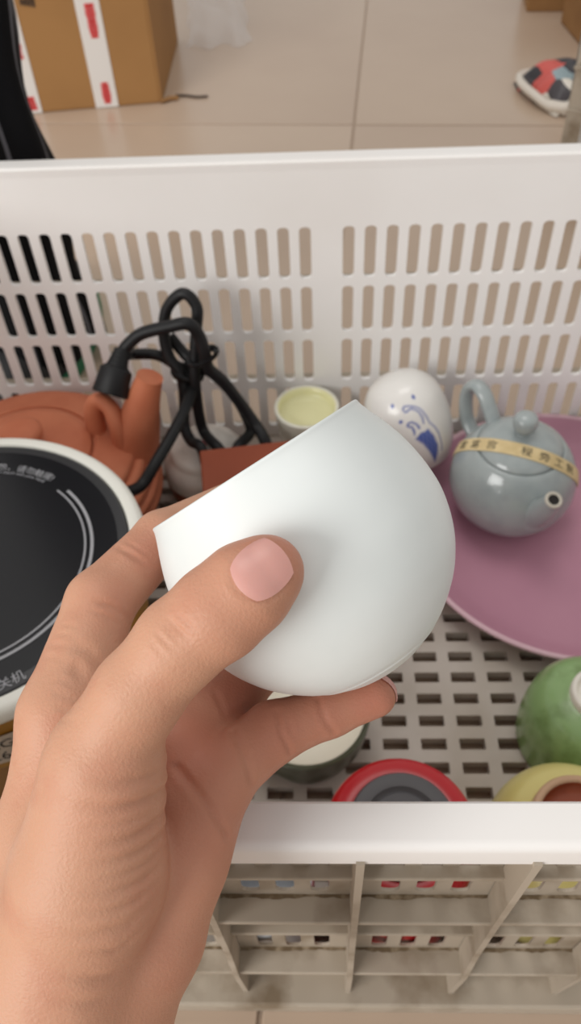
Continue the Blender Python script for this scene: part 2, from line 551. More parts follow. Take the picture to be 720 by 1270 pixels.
HAND_CREASES = [
 ([(-0.0576,0.1414,0.2863),(-0.0549,0.1384,0.2881),(-0.0527,0.1369,0.2881),(-0.0508,0.1358,0.2875),(-0.0491,0.1351,0.2864),(-0.0475,0.1347,0.2847),(-0.0460,0.1349,0.2824)], 0.0008, 0.00070),
 ([(-0.0568,0.1448,0.2851),(-0.0540,0.1413,0.2876),(-0.0519,0.1397,0.2879),(-0.0501,0.1387,0.2875),(-0.0485,0.1378,0.2866),(-0.0470,0.1372,0.2854),(-0.0457,0.1370,0.2836)], 0.0006, 0.00031),
 ([(-0.0603,0.1207,0.2893),(-0.0583,0.1203,0.2888),(-0.0565,0.1202,0.2880),(-0.0547,0.1203,0.2868),(-0.0534,0.1198,0.2851),(-0.0523,0.1196,0.2828),(-0.0516,0.1204,0.2791)], 0.0009, 0.00063),
 ([(-0.0609,0.1184,0.2886),(-0.0592,0.1180,0.2882),(-0.0576,0.1176,0.2875),(-0.0560,0.1175,0.2866),(-0.0548,0.1170,0.2853),(-0.0537,0.1167,0.2838),(-0.0526,0.1166,0.2817)], 0.0007, 0.00035),
 ([(-0.0689,0.1153,0.2854),(-0.0671,0.1147,0.2866),(-0.0655,0.1143,0.2873),(-0.0639,0.1139,0.2876),(-0.0624,0.1137,0.2877),(-0.0611,0.1136,0.2876)], 0.0007, 0.00020),
 ([(-0.0695,0.1131,0.2849),(-0.0677,0.1124,0.2861),(-0.0661,0.1120,0.2868),(-0.0646,0.1115,0.2871),(-0.0632,0.1111,0.2872),(-0.0619,0.1108,0.2871)], 0.0007, 0.00022),
 ([(-0.0723,0.1119,0.2816),(-0.0699,0.1101,0.2846),(-0.0682,0.1095,0.2857),(-0.0667,0.1092,0.2863),(-0.0653,0.1087,0.2866),(-0.0640,0.1083,0.2867),(-0.0627,0.1080,0.2867)], 0.0007, 0.00022),
 ([(-0.0729,0.1085,0.2814),(-0.0705,0.1068,0.2840),(-0.0689,0.1062,0.2851),(-0.0674,0.1058,0.2857),(-0.0660,0.1053,0.2860),(-0.0646,0.1048,0.2861),(-0.0634,0.1044,0.2860)], 0.0007, 0.00018),
 ([(-0.0648,0.1093,0.2868),(-0.0627,0.1085,0.2868),(-0.0607,0.1079,0.2863),(-0.0589,0.1074,0.2856),(-0.0576,0.1061,0.2845),(-0.0564,0.1051,0.2832),(-0.0452,0.0852,0.3141)], 0.0015, 0.00050),
 ([(-0.0627,0.1050,0.2861),(-0.0620,0.1039,0.2858),(-0.0614,0.1028,0.2854),(-0.0607,0.1017,0.2851),(-0.0602,0.1005,0.2847),(-0.0597,0.0994,0.2844),(-0.0592,0.0982,0.2841)], 0.0018, 0.00050),
 ([(-0.0319,0.0915,0.3247),(-0.0307,0.0902,0.3249),(-0.0296,0.0891,0.3248),(-0.0286,0.0881,0.3246),(-0.0276,0.0873,0.3242),(-0.0266,0.0865,0.3237),(-0.0257,0.0859,0.3229)], 0.0008, 0.00097),
 ([(-0.0330,0.0906,0.3240),(-0.0319,0.0894,0.3241),(-0.0309,0.0884,0.3240),(-0.0300,0.0874,0.3237),(-0.0290,0.0866,0.3233),(-0.0281,0.0859,0.3228),(-0.0272,0.0853,0.3221)], 0.0008, 0.00076),
 ([(-0.0341,0.0894,0.3232),(-0.0332,0.0883,0.3233),(-0.0323,0.0873,0.3231),(-0.0314,0.0864,0.3228),(-0.0305,0.0857,0.3224),(-0.0295,0.0851,0.3219),(-0.0286,0.0845,0.3213)], 0.0008, 0.00061),
 ([(-0.0305,0.0922,0.3256),(-0.0293,0.0910,0.3259),(-0.0282,0.0899,0.3260),(-0.0272,0.0890,0.3258),(-0.0262,0.0881,0.3255),(-0.0253,0.0874,0.3250),(-0.0244,0.0867,0.3244)], 0.0007, 0.00047),
 ([(-0.0355,0.0886,0.3222),(-0.0346,0.0874,0.3222),(-0.0337,0.0864,0.3220),(-0.0329,0.0855,0.3216),(-0.0320,0.0847,0.3212),(-0.0312,0.0841,0.3207),(-0.0303,0.0835,0.3200)], 0.0007, 0.00032),
 ([(-0.0370,0.0866,0.2699),(-0.0350,0.0742,0.2897),(-0.0370,0.0702,0.2952),(-0.0398,0.0683,0.2980),(-0.0430,0.0672,0.2997),(-0.0463,0.0668,0.3008),(-0.0499,0.0669,0.3011)], 0.0014, 0.00073),
 ([(-0.0367,0.0838,0.2683),(-0.0354,0.0727,0.2843),(-0.0371,0.0672,0.2916),(-0.0403,0.0648,0.2944),(-0.0438,0.0633,0.2959),(-0.0477,0.0630,0.2972),(-0.0518,0.0632,0.2972)], 0.0014, 0.00096),
 ([(-0.0368,0.0799,0.2677),(-0.0356,0.0697,0.2834),(-0.0374,0.0651,0.2887),(-0.0402,0.0626,0.2913),(-0.0435,0.0611,0.2930),(-0.0471,0.0604,0.2941),(-0.0509,0.0602,0.2943)], 0.0010, 0.00053),
 ([(-0.0366,0.0769,0.2677),(-0.0358,0.0686,0.2802),(-0.0370,0.0641,0.2852),(-0.0392,0.0612,0.2874),(-0.0419,0.0593,0.2891),(-0.0449,0.0581,0.2903),(-0.0480,0.0571,0.2907)], 0.0014, 0.00096),
 ([(-0.0367,0.0720,0.2676),(-0.0362,0.0646,0.2788),(-0.0377,0.0607,0.2824),(-0.0401,0.0581,0.2848),(-0.0429,0.0563,0.2865),(-0.0460,0.0552,0.2877),(-0.0493,0.0544,0.2881)], 0.0013, 0.00088),
 ([(-0.0369,0.0678,0.2672),(-0.0367,0.0611,0.2776),(-0.0383,0.0577,0.2802),(-0.0408,0.0553,0.2825),(-0.0435,0.0536,0.2841),(-0.0466,0.0525,0.2853),(-0.0498,0.0517,0.2858)], 0.0011, 0.00073),
 ([(-0.0361,0.0619,0.2727),(-0.0372,0.0576,0.2767),(-0.0390,0.0546,0.2787),(-0.0416,0.0525,0.2809),(-0.0445,0.0510,0.2825),(-0.0477,0.0502,0.2838),(-0.0510,0.0496,0.2844)], 0.0013, 0.00079),
 ([(-0.0365,0.0569,0.2731),(-0.0382,0.0534,0.2756),(-0.0405,0.0507,0.2774),(-0.0433,0.0488,0.2792),(-0.0464,0.0477,0.2807),(-0.0498,0.0470,0.2817),(-0.0533,0.0466,0.2819)], 0.0011, 0.00061),
 ([(-0.0373,0.0528,0.2716),(-0.0394,0.0495,0.2733),(-0.0418,0.0469,0.2746),(-0.0450,0.0452,0.2765),(-0.0484,0.0440,0.2775),(-0.0520,0.0437,0.2786),(-0.0559,0.0437,0.2787)], 0.0014, 0.00070),
 ([(-0.0394,0.0480,0.2681),(-0.0411,0.0459,0.2693),(-0.0430,0.0441,0.2697),(-0.0450,0.0428,0.2707),(-0.0472,0.0421,0.2726),(-0.0497,0.0415,0.2737),(-0.0522,0.0411,0.2743)], 0.0011, 0.00053),
 ([(-0.0426,0.0435,0.2593),(-0.0443,0.0413,0.2624),(-0.0464,0.0395,0.2638),(-0.0488,0.0385,0.2659),(-0.0513,0.0380,0.2679),(-0.0541,0.0377,0.2691),(-0.0570,0.0375,0.2696)], 0.0014, 0.00061),
 ([(-0.0450,0.0380,0.2567),(-0.0471,0.0364,0.2592),(-0.0492,0.0350,0.2610),(-0.0516,0.0342,0.2628),(-0.0541,0.0340,0.2646),(-0.0569,0.0340,0.2655),(-0.0598,0.0341,0.2659)], 0.0013, 0.00044),
 ([(-0.0367,0.0843,0.2685),(-0.0342,0.0816,0.2683),(-0.0317,0.0789,0.2684),(-0.0295,0.0764,0.2678),(-0.0274,0.0741,0.2665),(-0.0255,0.0720,0.2645),(-0.0240,0.0702,0.2616)], -0.0010, 0.00075),
 ([(-0.0237,0.0951,0.2667),(-0.0224,0.0923,0.2678),(-0.0213,0.0900,0.2680),(-0.0203,0.0881,0.2675),(-0.0195,0.0862,0.2667),(-0.0190,0.0845,0.2654),(-0.0185,0.0830,0.2637)], -0.0010, 0.00065),
 ([(-0.0122,0.1000,0.2676),(-0.0118,0.0980,0.2677),(-0.0115,0.0962,0.2673),(-0.0111,0.0946,0.2666),(-0.0103,0.0933,0.2655),(-0.0095,0.0923,0.2640),(-0.0088,0.0915,0.2619)], -0.0008, 0.00060),
 ([(-0.0100,0.1009,0.2671),(-0.0097,0.0991,0.2673),(-0.0094,0.0975,0.2670),(-0.0091,0.0960,0.2665),(-0.0084,0.0949,0.2656),(-0.0076,0.0940,0.2644),(-0.0069,0.0933,0.2628)], 0.0007, 0.00035),
 ([(-0.0015,0.1044,0.2667),(-0.0010,0.1025,0.2668),(-0.0005,0.1009,0.2664),(0.0001,0.0995,0.2657),(0.0007,0.0983,0.2647),(0.0017,0.0975,0.2633),(0.0027,0.0969,0.2613)], -0.0008, 0.00055),
 ([(-0.0298,0.1083,0.2656),(-0.0289,0.1063,0.2660),(-0.0281,0.1045,0.2659),(-0.0273,0.1030,0.2655),(-0.0266,0.1016,0.2648),(-0.0260,0.1004,0.2637),(-0.0253,0.0990,0.2630)], 0.0009, 0.00050),
 ([(-0.0658,0.0997,0.2856),(-0.0648,0.0994,0.2856),(-0.0639,0.0991,0.2855),(-0.0630,0.0989,0.2854),(-0.0621,0.0986,0.2852),(-0.0613,0.0982,0.2849),(-0.0604,0.0979,0.2846)], 0.0008, 0.00022),
 ([(-0.0667,0.0962,0.2854),(-0.0655,0.0959,0.2854),(-0.0644,0.0957,0.2853),(-0.0633,0.0955,0.2852),(-0.0623,0.0952,0.2849),(-0.0613,0.0950,0.2845),(-0.0603,0.0947,0.2841)], 0.0008, 0.00022),
 ([(-0.0653,0.0928,0.2849),(-0.0643,0.0925,0.2847),(-0.0632,0.0923,0.2845),(-0.0622,0.0921,0.2842),(-0.0545,0.0819,0.3032),(-0.0527,0.0804,0.3056),(-0.0513,0.0794,0.3069)], 0.0008, 0.00020),
 ([(-0.0639,0.0899,0.2835),(-0.0564,0.0806,0.3015),(-0.0548,0.0795,0.3034),(-0.0534,0.0787,0.3048),(-0.0522,0.0779,0.3057),(-0.0511,0.0771,0.3064),(-0.0501,0.0765,0.3068)], 0.0008, 0.00016),
 ([(-0.0066,0.0978,0.3293),(-0.0072,0.0962,0.3285),(-0.0084,0.0947,0.3281),(-0.0099,0.0933,0.3283),(-0.0116,0.0924,0.3288),(-0.0134,0.0921,0.3295),(-0.0151,0.0925,0.3302),(-0.0165,0.0934,0.3310),(-0.0174,0.0948,0.3317),(-0.0179,0.0966,0.3324),(-0.0177,0.0986,0.3328),(-0.0171,0.1007,0.3328),(-0.0159,0.1026,0.3326),(-0.0142,0.1038,0.3325),(-0.0123,0.1041,0.3326)], 0.0008, 0.00035),
]
THUMBNAIL = [(-0.01824,0.09736,0.33253),(-0.01802,0.09636,0.33228),(-0.01770,0.09550,0.33199),(-0.01732,0.09473,0.33170),(-0.01687,0.09407,0.33137),(-0.01637,0.09349,0.33102),(-0.01580,0.09299,0.33065),(-0.01517,0.09257,0.33027),(-0.01448,0.09223,0.32987),(-0.01371,0.09199,0.32944),(-0.01285,0.09187,0.32900),(-0.01791,0.09834,0.33288),(-0.01753,0.09718,0.33279),(-0.01709,0.09618,0.33261),(-0.01661,0.09532,0.33233),(-0.01608,0.09458,0.33200),(-0.01550,0.09393,0.33161),(-0.01487,0.09337,0.33119),(-0.01420,0.09289,0.33072),(-0.01347,0.09253,0.33019),(-0.01269,0.09226,0.32960),(-0.01184,0.09213,0.32892),(-0.01749,0.09929,0.33307),(-0.01698,0.09806,0.33306),(-0.01643,0.09702,0.33291),(-0.01586,0.09610,0.33268),(-0.01525,0.09530,0.33235),(-0.01462,0.09460,0.33195),(-0.01395,0.09399,0.33148),(-0.01326,0.09347,0.33094),(-0.01253,0.09305,0.33032),(-0.01176,0.09273,0.32963),(-0.01093,0.09255,0.32884),(-0.01699,0.10019,0.33316),(-0.01637,0.09893,0.33322),(-0.01574,0.09785,0.33311),(-0.01509,0.09690,0.33290),(-0.01443,0.09606,0.33257),(-0.01376,0.09533,0.33216),(-0.01307,0.09469,0.33166),(-0.01237,0.09413,0.33108),(-0.01164,0.09367,0.33041),(-0.01089,0.09332,0.32964),(-0.01011,0.09307,0.32876),(-0.01642,0.10107,0.33314),(-0.01571,0.09979,0.33327),(-0.01500,0.09869,0.33322),(-0.01430,0.09773,0.33302),(-0.01360,0.09688,0.33271),(-0.01291,0.09612,0.33229),(-0.01221,0.09545,0.33178),(-0.01151,0.09487,0.33117),(-0.01080,0.09437,0.33047),(-0.01008,0.09398,0.32964),(-0.00935,0.09369,0.32870),(-0.01580,0.10190,0.33308),(-0.01500,0.10064,0.33326),(-0.01424,0.09955,0.33324),(-0.01349,0.09860,0.33306),(-0.01277,0.09775,0.33276),(-0.01206,0.09697,0.33236),(-0.01136,0.09629,0.33184),(-0.01067,0.09568,0.33122),(-0.00999,0.09517,0.33048),(-0.00931,0.09472,0.32963),(-0.00865,0.09438,0.32864),(-0.01514,0.10270,0.33296),(-0.01428,0.10145,0.33320),(-0.01347,0.10038,0.33322),(-0.01269,0.09944,0.33308),(-0.01195,0.09859,0.33279),(-0.01123,0.09783,0.33239),(-0.01054,0.09714,0.33187),(-0.00987,0.09651,0.33125),(-0.00922,0.09596,0.33051),(-0.00860,0.09548,0.32965),(-0.00800,0.09509,0.32863),(-0.01440,0.10331,0.33300),(-0.01348,0.10216,0.33326),(-0.01262,0.10115,0.33330),(-0.01183,0.10024,0.33317),(-0.01107,0.09942,0.33290),(-0.01036,0.09867,0.33250),(-0.00969,0.09798,0.33200),(-0.00905,0.09734,0.33138),(-0.00844,0.09676,0.33066),(-0.00788,0.09623,0.32981),(-0.00737,0.09577,0.32880),(-0.01358,0.10389,0.33304),(-0.01261,0.10285,0.33329),(-0.01173,0.10192,0.33333),(-0.01092,0.10109,0.33320),(-0.01017,0.10030,0.33295),(-0.00947,0.09957,0.33257),(-0.00882,0.09889,0.33209),(-0.00822,0.09824,0.33150),(-0.00767,0.09763,0.33080),(-0.00718,0.09706,0.32998),(-0.00676,0.09651,0.32904),(-0.01268,0.10440,0.33307),(-0.01168,0.10355,0.33326),(-0.01078,0.10275,0.33328),(-0.00997,0.10199,0.33316),(-0.00923,0.10128,0.33291),(-0.00856,0.10058,0.33256),(-0.00795,0.09991,0.33211),(-0.00740,0.09926,0.33156),(-0.00692,0.09861,0.33092),(-0.00651,0.09797,0.33018),(-0.00619,0.09732,0.32934),(-0.01166,0.10484,0.33309),(-0.01064,0.10425,0.33316),(-0.00975,0.10365,0.33311),(-0.00895,0.10302,0.33297),(-0.00824,0.10239,0.33273),(-0.00761,0.10174,0.33242),(-0.00705,0.10109,0.33202),(-0.00657,0.10043,0.33156),(-0.00617,0.09974,0.33102),(-0.00587,0.09901,0.33040),(-0.00567,0.09825,0.32969)]
LITTLE_NAIL = [(0.01523,0.10963,0.25677),(0.01666,0.10901,0.25709),(0.01776,0.10835,0.25765),(0.01860,0.10769,0.25838),(0.01924,0.10704,0.25929),(0.01968,0.10642,0.26037),(0.01986,0.10583,0.26168),(0.01466,0.11082,0.25734),(0.01659,0.11055,0.25790),(0.01795,0.11000,0.25865),(0.01896,0.10929,0.25953),(0.01964,0.10846,0.26055),(0.02000,0.10749,0.26170),(0.01996,0.10637,0.26302),(0.01410,0.11175,0.25809),(0.01627,0.11172,0.25885),(0.01775,0.11125,0.25975),(0.01881,0.11051,0.26073),(0.01953,0.10957,0.26179),(0.01989,0.10841,0.26294),(0.01976,0.10695,0.26419),(0.01352,0.11245,0.25900),(0.01574,0.11259,0.25993),(0.01723,0.11218,0.26092),(0.01831,0.11145,0.26195),(0.01905,0.11046,0.26301),(0.01943,0.10921,0.26410),(0.01932,0.10757,0.26523),(0.01291,0.11293,0.26005),(0.01499,0.11317,0.26112),(0.01643,0.11284,0.26217),(0.01747,0.11214,0.26321),(0.01821,0.11116,0.26422),(0.01864,0.10988,0.26520),(0.01865,0.10820,0.26615),(0.01228,0.11316,0.26127),(0.01400,0.11341,0.26243),(0.01526,0.11314,0.26351),(0.01622,0.11251,0.26450),(0.01696,0.11160,0.26541),(0.01746,0.11040,0.26623),(0.01770,0.10883,0.26694),(0.01159,0.11309,0.26269),(0.01248,0.11308,0.26392),(0.01342,0.11284,0.26496),(0.01425,0.11233,0.26585),(0.01500,0.11160,0.26659),(0.01571,0.11065,0.26718),(0.01638,0.10945,0.26756)]
HAND_FLUSH = [(-0.0107,0.1045,0.3272,0.010,0.80), (-0.0170,0.0998,0.3194,0.016,0.55), (-0.0113,0.1006,0.2558,0.050,0.55), (-0.0295,0.0769,0.2626,0.030,0.60), (-0.0491,0.1215,0.2894,0.014,0.55), (-0.0469,0.1387,0.2845,0.012,0.60), (-0.0299,0.0662,0.2598,0.030,0.45), (-0.0331,0.0896,0.2672,0.020,0.80), (-0.0129,0.0960,0.2652,0.020,0.70), (0.0127,0.1051,0.2653,0.014,0.80), (-0.0244,0.1078,0.2629,0.016,0.80), (-0.0342,0.0473,0.2501,0.030,0.40), (-0.0404,0.0652,0.2927,0.016,0.30), (-0.0003,0.1017,0.2629,0.016,0.70)]
CUP_MOUTH = (-0.0174,0.1497,0.3094)
CUP_AXIS = (0.52265,-0.57375,-0.63059)

CORD_STRANDS = {
 'A': [(-0.1298,0.4250,0.1355), (-0.1233,0.4280,0.1421), (-0.1136,0.4300,0.1485), (-0.0954,0.4300,0.1532), (-0.0830,0.4300,0.1549), (-0.0773,0.4300,0.1454), (-0.0750,0.4280,0.1339), (-0.0738,0.4280,0.1205), (-0.0654,0.4300,0.1072), (-0.0543,0.4300,0.0851), (-0.0456,0.4250,0.0716), (-0.0389,0.4150,0.0652), (-0.0330,0.4020,0.0440), (-0.0310,0.3950,0.0180)],
 'C': [(-0.0740,0.3830,0.0180), (-0.0780,0.3900,0.0520), (-0.0817,0.4000,0.0729), (-0.0903,0.4100,0.0712), (-0.0952,0.4200,0.0774), (-0.0933,0.4280,0.0976), (-0.0950,0.4350,0.1109), (-0.1014,0.4400,0.1209), (-0.1035,0.4450,0.1350), (-0.0995,0.4500,0.1527), (-0.0873,0.4500,0.1643), (-0.0792,0.4470,0.1563), (-0.0804,0.4420,0.1431), (-0.0830,0.4360,0.1258), (-0.0847,0.4300,0.1077), (-0.0846,0.4250,0.0828), (-0.0819,0.4200,0.0694), (-0.0712,0.4050,0.0691), (-0.0640,0.4030,0.0600), (-0.0574,0.4150,0.0617), (-0.0506,0.4300,0.0593), (-0.0521,0.4350,0.0679), (-0.0605,0.4400,0.0866), (-0.0736,0.4400,0.1063), (-0.0842,0.4420,0.1131), (-0.0933,0.4480,0.1191), (-0.1014,0.4520,0.1298)],
 'D': [(-0.1290,0.4330,0.1290), (-0.1271,0.4450,0.1205), (-0.1115,0.4450,0.1196), (-0.1012,0.4440,0.1132), (-0.0924,0.4410,0.1071), (-0.0878,0.4360,0.1028), (-0.0882,0.4200,0.1019), (-0.0940,0.3950,0.1003), (-0.1054,0.3650,0.0954), (-0.1149,0.3500,0.0889), (-0.1255,0.3330,0.0990), (-0.1305,0.3130,0.1080)],
}
JAR_TOP, JAR_MOUTH = (0.0520,0.4440,0.0945), (0.0765,0.4310,0.0330)

M_CUP = mat('pale_celadon_glaze', srgb(226, 231, 230), 0.36, 0.4, (40, srgb(221, 227, 226), 0.45, 0.7), None)
q = Vector((0, 0, -1)).rotation_difference(Vector(CUP_AXIS))
cupM = Matrix.Translation(CUP_MOUTH) @ q.to_matrix().to_4x4()
K = 0.2125 / 1000
cp = [(148.5, 2), (149.5, 8), (154, 20), (163, 42), (171, 66), (177, 95), (179.5, 122), (179, 146), (174, 172), (166.5, 195), (156, 216), (141, 238), (122, 258), (104, 273), (93, 280), (88.5, 283.5), (78, 288.5), (60, 297), (40, 302.5), (18, 306), (0, 307)]
inner = [(0, 292), (40, 288), (80, 276), (115, 252), (145, 222), (160, 190), (165, 150), (164, 110), (158, 70), (149, 40), (141.5, 15), (140, 4), (141.5, 0.8), (144.5, 0), (147.3, 0.5)]


def smooth_profile(pr, n=4):
    P = spline([(a, 0, b) for a, b in pr], n)
    return [(max(0, p.x), p.z) for p in P]


cup = MB()
pr = smooth_profile(inner, 3) + smooth_profile(cp, 4)
cup.lathe([(a * K, -b * K) for a, b in pr] , 128)
cup_o = cup.build('tea_cup', M_CUP, None, smooth=180)
cup_o.matrix_world = cupM
tag(cup_o, 'white round-bellied tea cup held sideways in the hand', 'cup')

# ------------------------------------------------------------------ hand
def cone_sd(X, Y, Z, a, b, ra, rb):
    ab = b - a
    L2 = float(ab @ ab)
    px, py, pz = X - a[0], Y - a[1], Z - a[2]
    t = np.clip((px * ab[0] + py * ab[1] + pz * ab[2]) / L2, 0, 1)
    return np.sqrt((px - t * ab[0]) ** 2 + (py - t * ab[1]) ** 2 + (pz - t * ab[2]) ** 2) - (ra + t * (rb - ra))


def smin(a, b, k):
    h = np.maximum(k - np.abs(a - b), 0.0) / k
    return np.minimum(a, b) - h * h * k * 0.25


PALM = ('forearm', 'wrist', 'index_meta', 'middle_meta', 'ring_meta', 'pinky_meta')
DIGITS = ('thumb', 'index', 'middle', 'ring', 'pinky')
MERGE = {'thumb': 0.004, 'index': 0.004, 'middle': 0.003, 'ring': 0.0025, 'pinky': 0.0025}


def hand_sdf(X, Y, Z, chains):
    """signed distance to the hand: palm bones blended broadly, then each digit blended on at its root"""
    far = 0.02
    out = np.full(np.broadcast(X, Y, Z).shape, far, np.float32)

    def chain(c, k, acc):
        for (ax, ay, az, ra), (bx, by, bz, rb) in zip(c, c[1:]):
            a, b = np.array((ax, ay, az)), np.array((bx, by, bz))
            acc = smin(acc, np.minimum(cone_sd(X, Y, Z, a, b, ra, rb), far), k)
        return acc
    for n in PALM:
        out = chain(chains[n], 0.007, out)
    # the ball of the thumb: flows into the back of the hand, overlaps the palm with a fold
    side = np.clip((X + 0.055) / 0.012, 0, 1)
    kk = 0.008 - 0.0058 * side * side * (3 - 2 * side)
    out = smin(out, chain(chains['thenar'], 0.004, np.full(out.shape, far, np.float32)), kk)
    for n in DIGITS:
        d = chain(chains[n], 0.0025, np.full(out.shape, far, np.float32))
        out = smin(out, d, MERGE[n])
    return out



def surface_net(F, org, h):
    """closed quad mesh where the sampled field F changes sign"""
    s = F < 0
    nx, ny, nz = F.shape
    cnt = np.zeros((nx - 1, ny - 1, nz - 1), np.float32)
    acc = np.zeros((nx - 1, ny - 1, nz - 1, 3), np.float32)
    for ax in range(3):
        o1, o2 = [a for a in range(3) if a != ax]
        for d1 in (0, 1):
            for d2 in (0, 1):
                sl_a, sl_b = [None] * 3, [None] * 3
                sl_a[ax], sl_b[ax] = slice(0, -1), slice(1, None)
                for o, d in ((o1, d1), (o2, d2)):
                    sl_a[o] = sl_b[o] = slice(d, F.shape[o] - 1 + d)
                a, b = F[tuple(sl_a)], F[tuple(sl_b)]
                cr = (a < 0) != (b < 0)
                t = np.where(cr, a / np.where(cr, a - b, 1), 0)
                cnt += cr
                acc[..., ax] += t
                acc[..., o1] += cr * d1
                acc[..., o2] += cr * d2
    cells = np.argwhere(cnt > 0)
    idx = -np.ones(cnt.shape, np.int64)
    idx[tuple(cells.T)] = np.arange(len(cells))
    V = cells + acc[tuple(cells.T)] / cnt[tuple(cells.T)][:, None]
    faces = []
    for ax in range(3):
        o1, o2 = (ax + 1) % 3, (ax + 2) % 3
        sl_a, sl_b = [slice(None)] * 3, [slice(None)] * 3
        sl_a[ax], sl_b[ax] = slice(0, -1), slice(1, None)
        cr = s[tuple(sl_a)] != s[tuple(sl_b)]
        e = np.argwhere(cr)
        e = e[(e[:, o1] > 0) & (e[:, o2] > 0) & (e[:, o1] < F.shape[o1] - 1) & (e[:, o2] < F.shape[o2] - 1)]
        flip = s[tuple(e.T)]
        q4 = []
        for d1, d2 in ((1, 1), (0, 1), (0, 0), (1, 0)):
            c = e.copy()
            c[:, o1] -= d1
            c[:, o2] -= d2
            q4.append(idx[tuple(c.T)])
        q4 = np.stack(q4, 1)
        q4[~flip] = q4[~flip][:, ::-1]
        faces.append(q4)
    return org + V * h, np.concatenate(faces)


H = 0.0007
allp = np.array([p for c in HAND_CHAINS.values() for p in c])
lo = (allp[:, :3] - allp[:, 3:] - 0.004).min(0)
hi = (allp[:, :3] + allp[:, 3:] + 0.004).max(0)
lo[2] = max(lo[2], 0.168)
gx, gy, gz = [np.arange(lo[i], hi[i], H, dtype=np.float32) for i in range(3)]
F = np.empty((len(gx), len(gy), len(gz)), np.float32)
STEP = 24
for a in range(0, len(gx), STEP):
    for b in range(0, len(gy), STEP):
        for c in range(0, len(gz), STEP):
            sl = (slice(a, a + STEP), slice(b, b + STEP), slice(c, c + STEP))
            X, Y, Z = gx[sl[0]][:, None, None], gy[sl[1]][None, :, None], gz[sl[2]][None, None, :]
            mid = hand_sdf(X.mean().reshape(1), Y.mean().reshape(1), Z.mean().reshape(1), HAND_CHAINS)[0]
            if abs(mid) > STEP * H * 0.87 + 0.004:
                F[sl] = mid
            else:
                F[sl] = hand_sdf(X, Y, Z, HAND_CHAINS)
F[:, :, 0] = 0.001
F[:, :, -1] = F[0] = F[-1] = F[:, 0] = F[:, -1] = 0.001
V, Q = surface_net(F, lo.astype(np.float64), H)


def vnormals(V, Q):
    n = np.cross(V[Q[:, 2]] - V[Q[:, 0]], V[Q[:, 3]] - V[Q[:, 1]])
    out = np.zeros_like(V)
    for k in range(4):
        np.add.at(out, Q[:, k], n)
    return out / np.maximum(np.linalg.norm(out, axis=1)[:, None], 1e-12)


def relax(V, Q, it, f=0.5):
    for _ in range(it):
        s, c = np.zeros_like(V), np.zeros(len(V))
        for k in range(4):
            np.add.at(s, Q[:, k], V[Q[:, (k + 1) % 4]] + V[Q[:, (k - 1) % 4]])
            np.add.at(c, Q[:, k], 2)
        V = V + f * (s / c[:, None] - V)
    return V


V = relax(V, Q, 4)
NRM = vnormals(V, Q)
disp = np.zeros(len(V))
for pts, wdt, dep in HAND_CREASES:
    P = np.array(pts)
    hard, wdt = wdt < 0, abs(wdt)
    near = np.where(np.all((V > P.min(0) - 3 * wdt) & (V < P.max(0) + 3 * wdt), axis=1))[0]
    if not len(near):
        continue
    X = V[near]
    d2 = np.full(len(near), 1.0)
    tp = np.zeros(len(near))
    ns = len(P) - 1
    for si, (a, b) in enumerate(zip(P, P[1:])):
        ab = b - a
        t = np.clip((X - a) @ ab / (ab @ ab), 0, 1)
        dn = ((X - a - t[:, None] * ab) ** 2).sum(1)
        tp = np.where(dn < d2, (si + t) / ns, tp)
        d2 = np.minimum(d2, dn)
    dd = np.sqrt(d2)
    fade = np.clip(tp / 0.28, 0, 1) * np.clip((1 - tp) / 0.5, 0, 1) if not hard else np.ones(len(near))
    disp[near] += fade * dep * (0.22 * np.exp(-((dd - 2.0 * wdt) / wdt) ** 2) - np.exp(-(dd / wdt) ** 2))
V = V + NRM * disp[:, None]
V = relax(V, Q, 1, 0.3)
me = bpy.data.meshes.new('hand')
me.vertices.add(len(V))
me.vertices.foreach_set('co', V.astype(np.float32).ravel())
me.loops.add(Q.size)
me.loops.foreach_set('vertex_index', Q.astype(np.int32).ravel())
me.polygons.add(len(Q))
me.polygons.foreach_set('loop_start', np.arange(0, Q.size, 4, dtype=np.int32))
me.update(calc_edges=True)
me.validate()
me.polygons.foreach_set('use_smooth', [True] * len(me.polygons))
fl = np.zeros(len(V))
for x, y, z, r, k in HAND_FLUSH:
    d2 = ((V - (x, y, z)) ** 2).sum(1)
    fl = np.maximum(fl, k * np.exp(-d2 / (r * r)))
base = np.array(srgb(200, 152, 124))
red = np.array(srgb(180, 110, 90))
colr = base + (red - base) * fl[:, None]
att = me.color_attributes.new('skin_tone', 'FLOAT_COLOR', 'POINT')
att.data.foreach_set('color', np.c_[colr, np.ones(len(V))].astype(np.float32).ravel())
M_SKIN = mat('skin', srgb(206, 160, 131), 0.48, 0.34, (70, srgb(186, 126, 102), 0.52, 0.9), (1300, 0.32, 0.0006), sss=0.12, vcol='skin_tone')
hand_root = thing('person', "bare left hand and wrist of a person gripping the white cup with thumb in front", 'person', (-0.0669, 0.0313, 0.2243))
hand = bpy.data.objects.new('hand', me)
COL.objects.link(hand)
hand.parent = hand_root
HI = Matrix.Translation((0.0669, -0.0313, -0.2243))
hand.matrix_local = HI
me.materials.append(M_SKIN)

M_NAIL = mat('nail', srgb(212, 156, 146), 0.36, 0.45, None, (300, 0.05, 0.0004), sss=0.1)


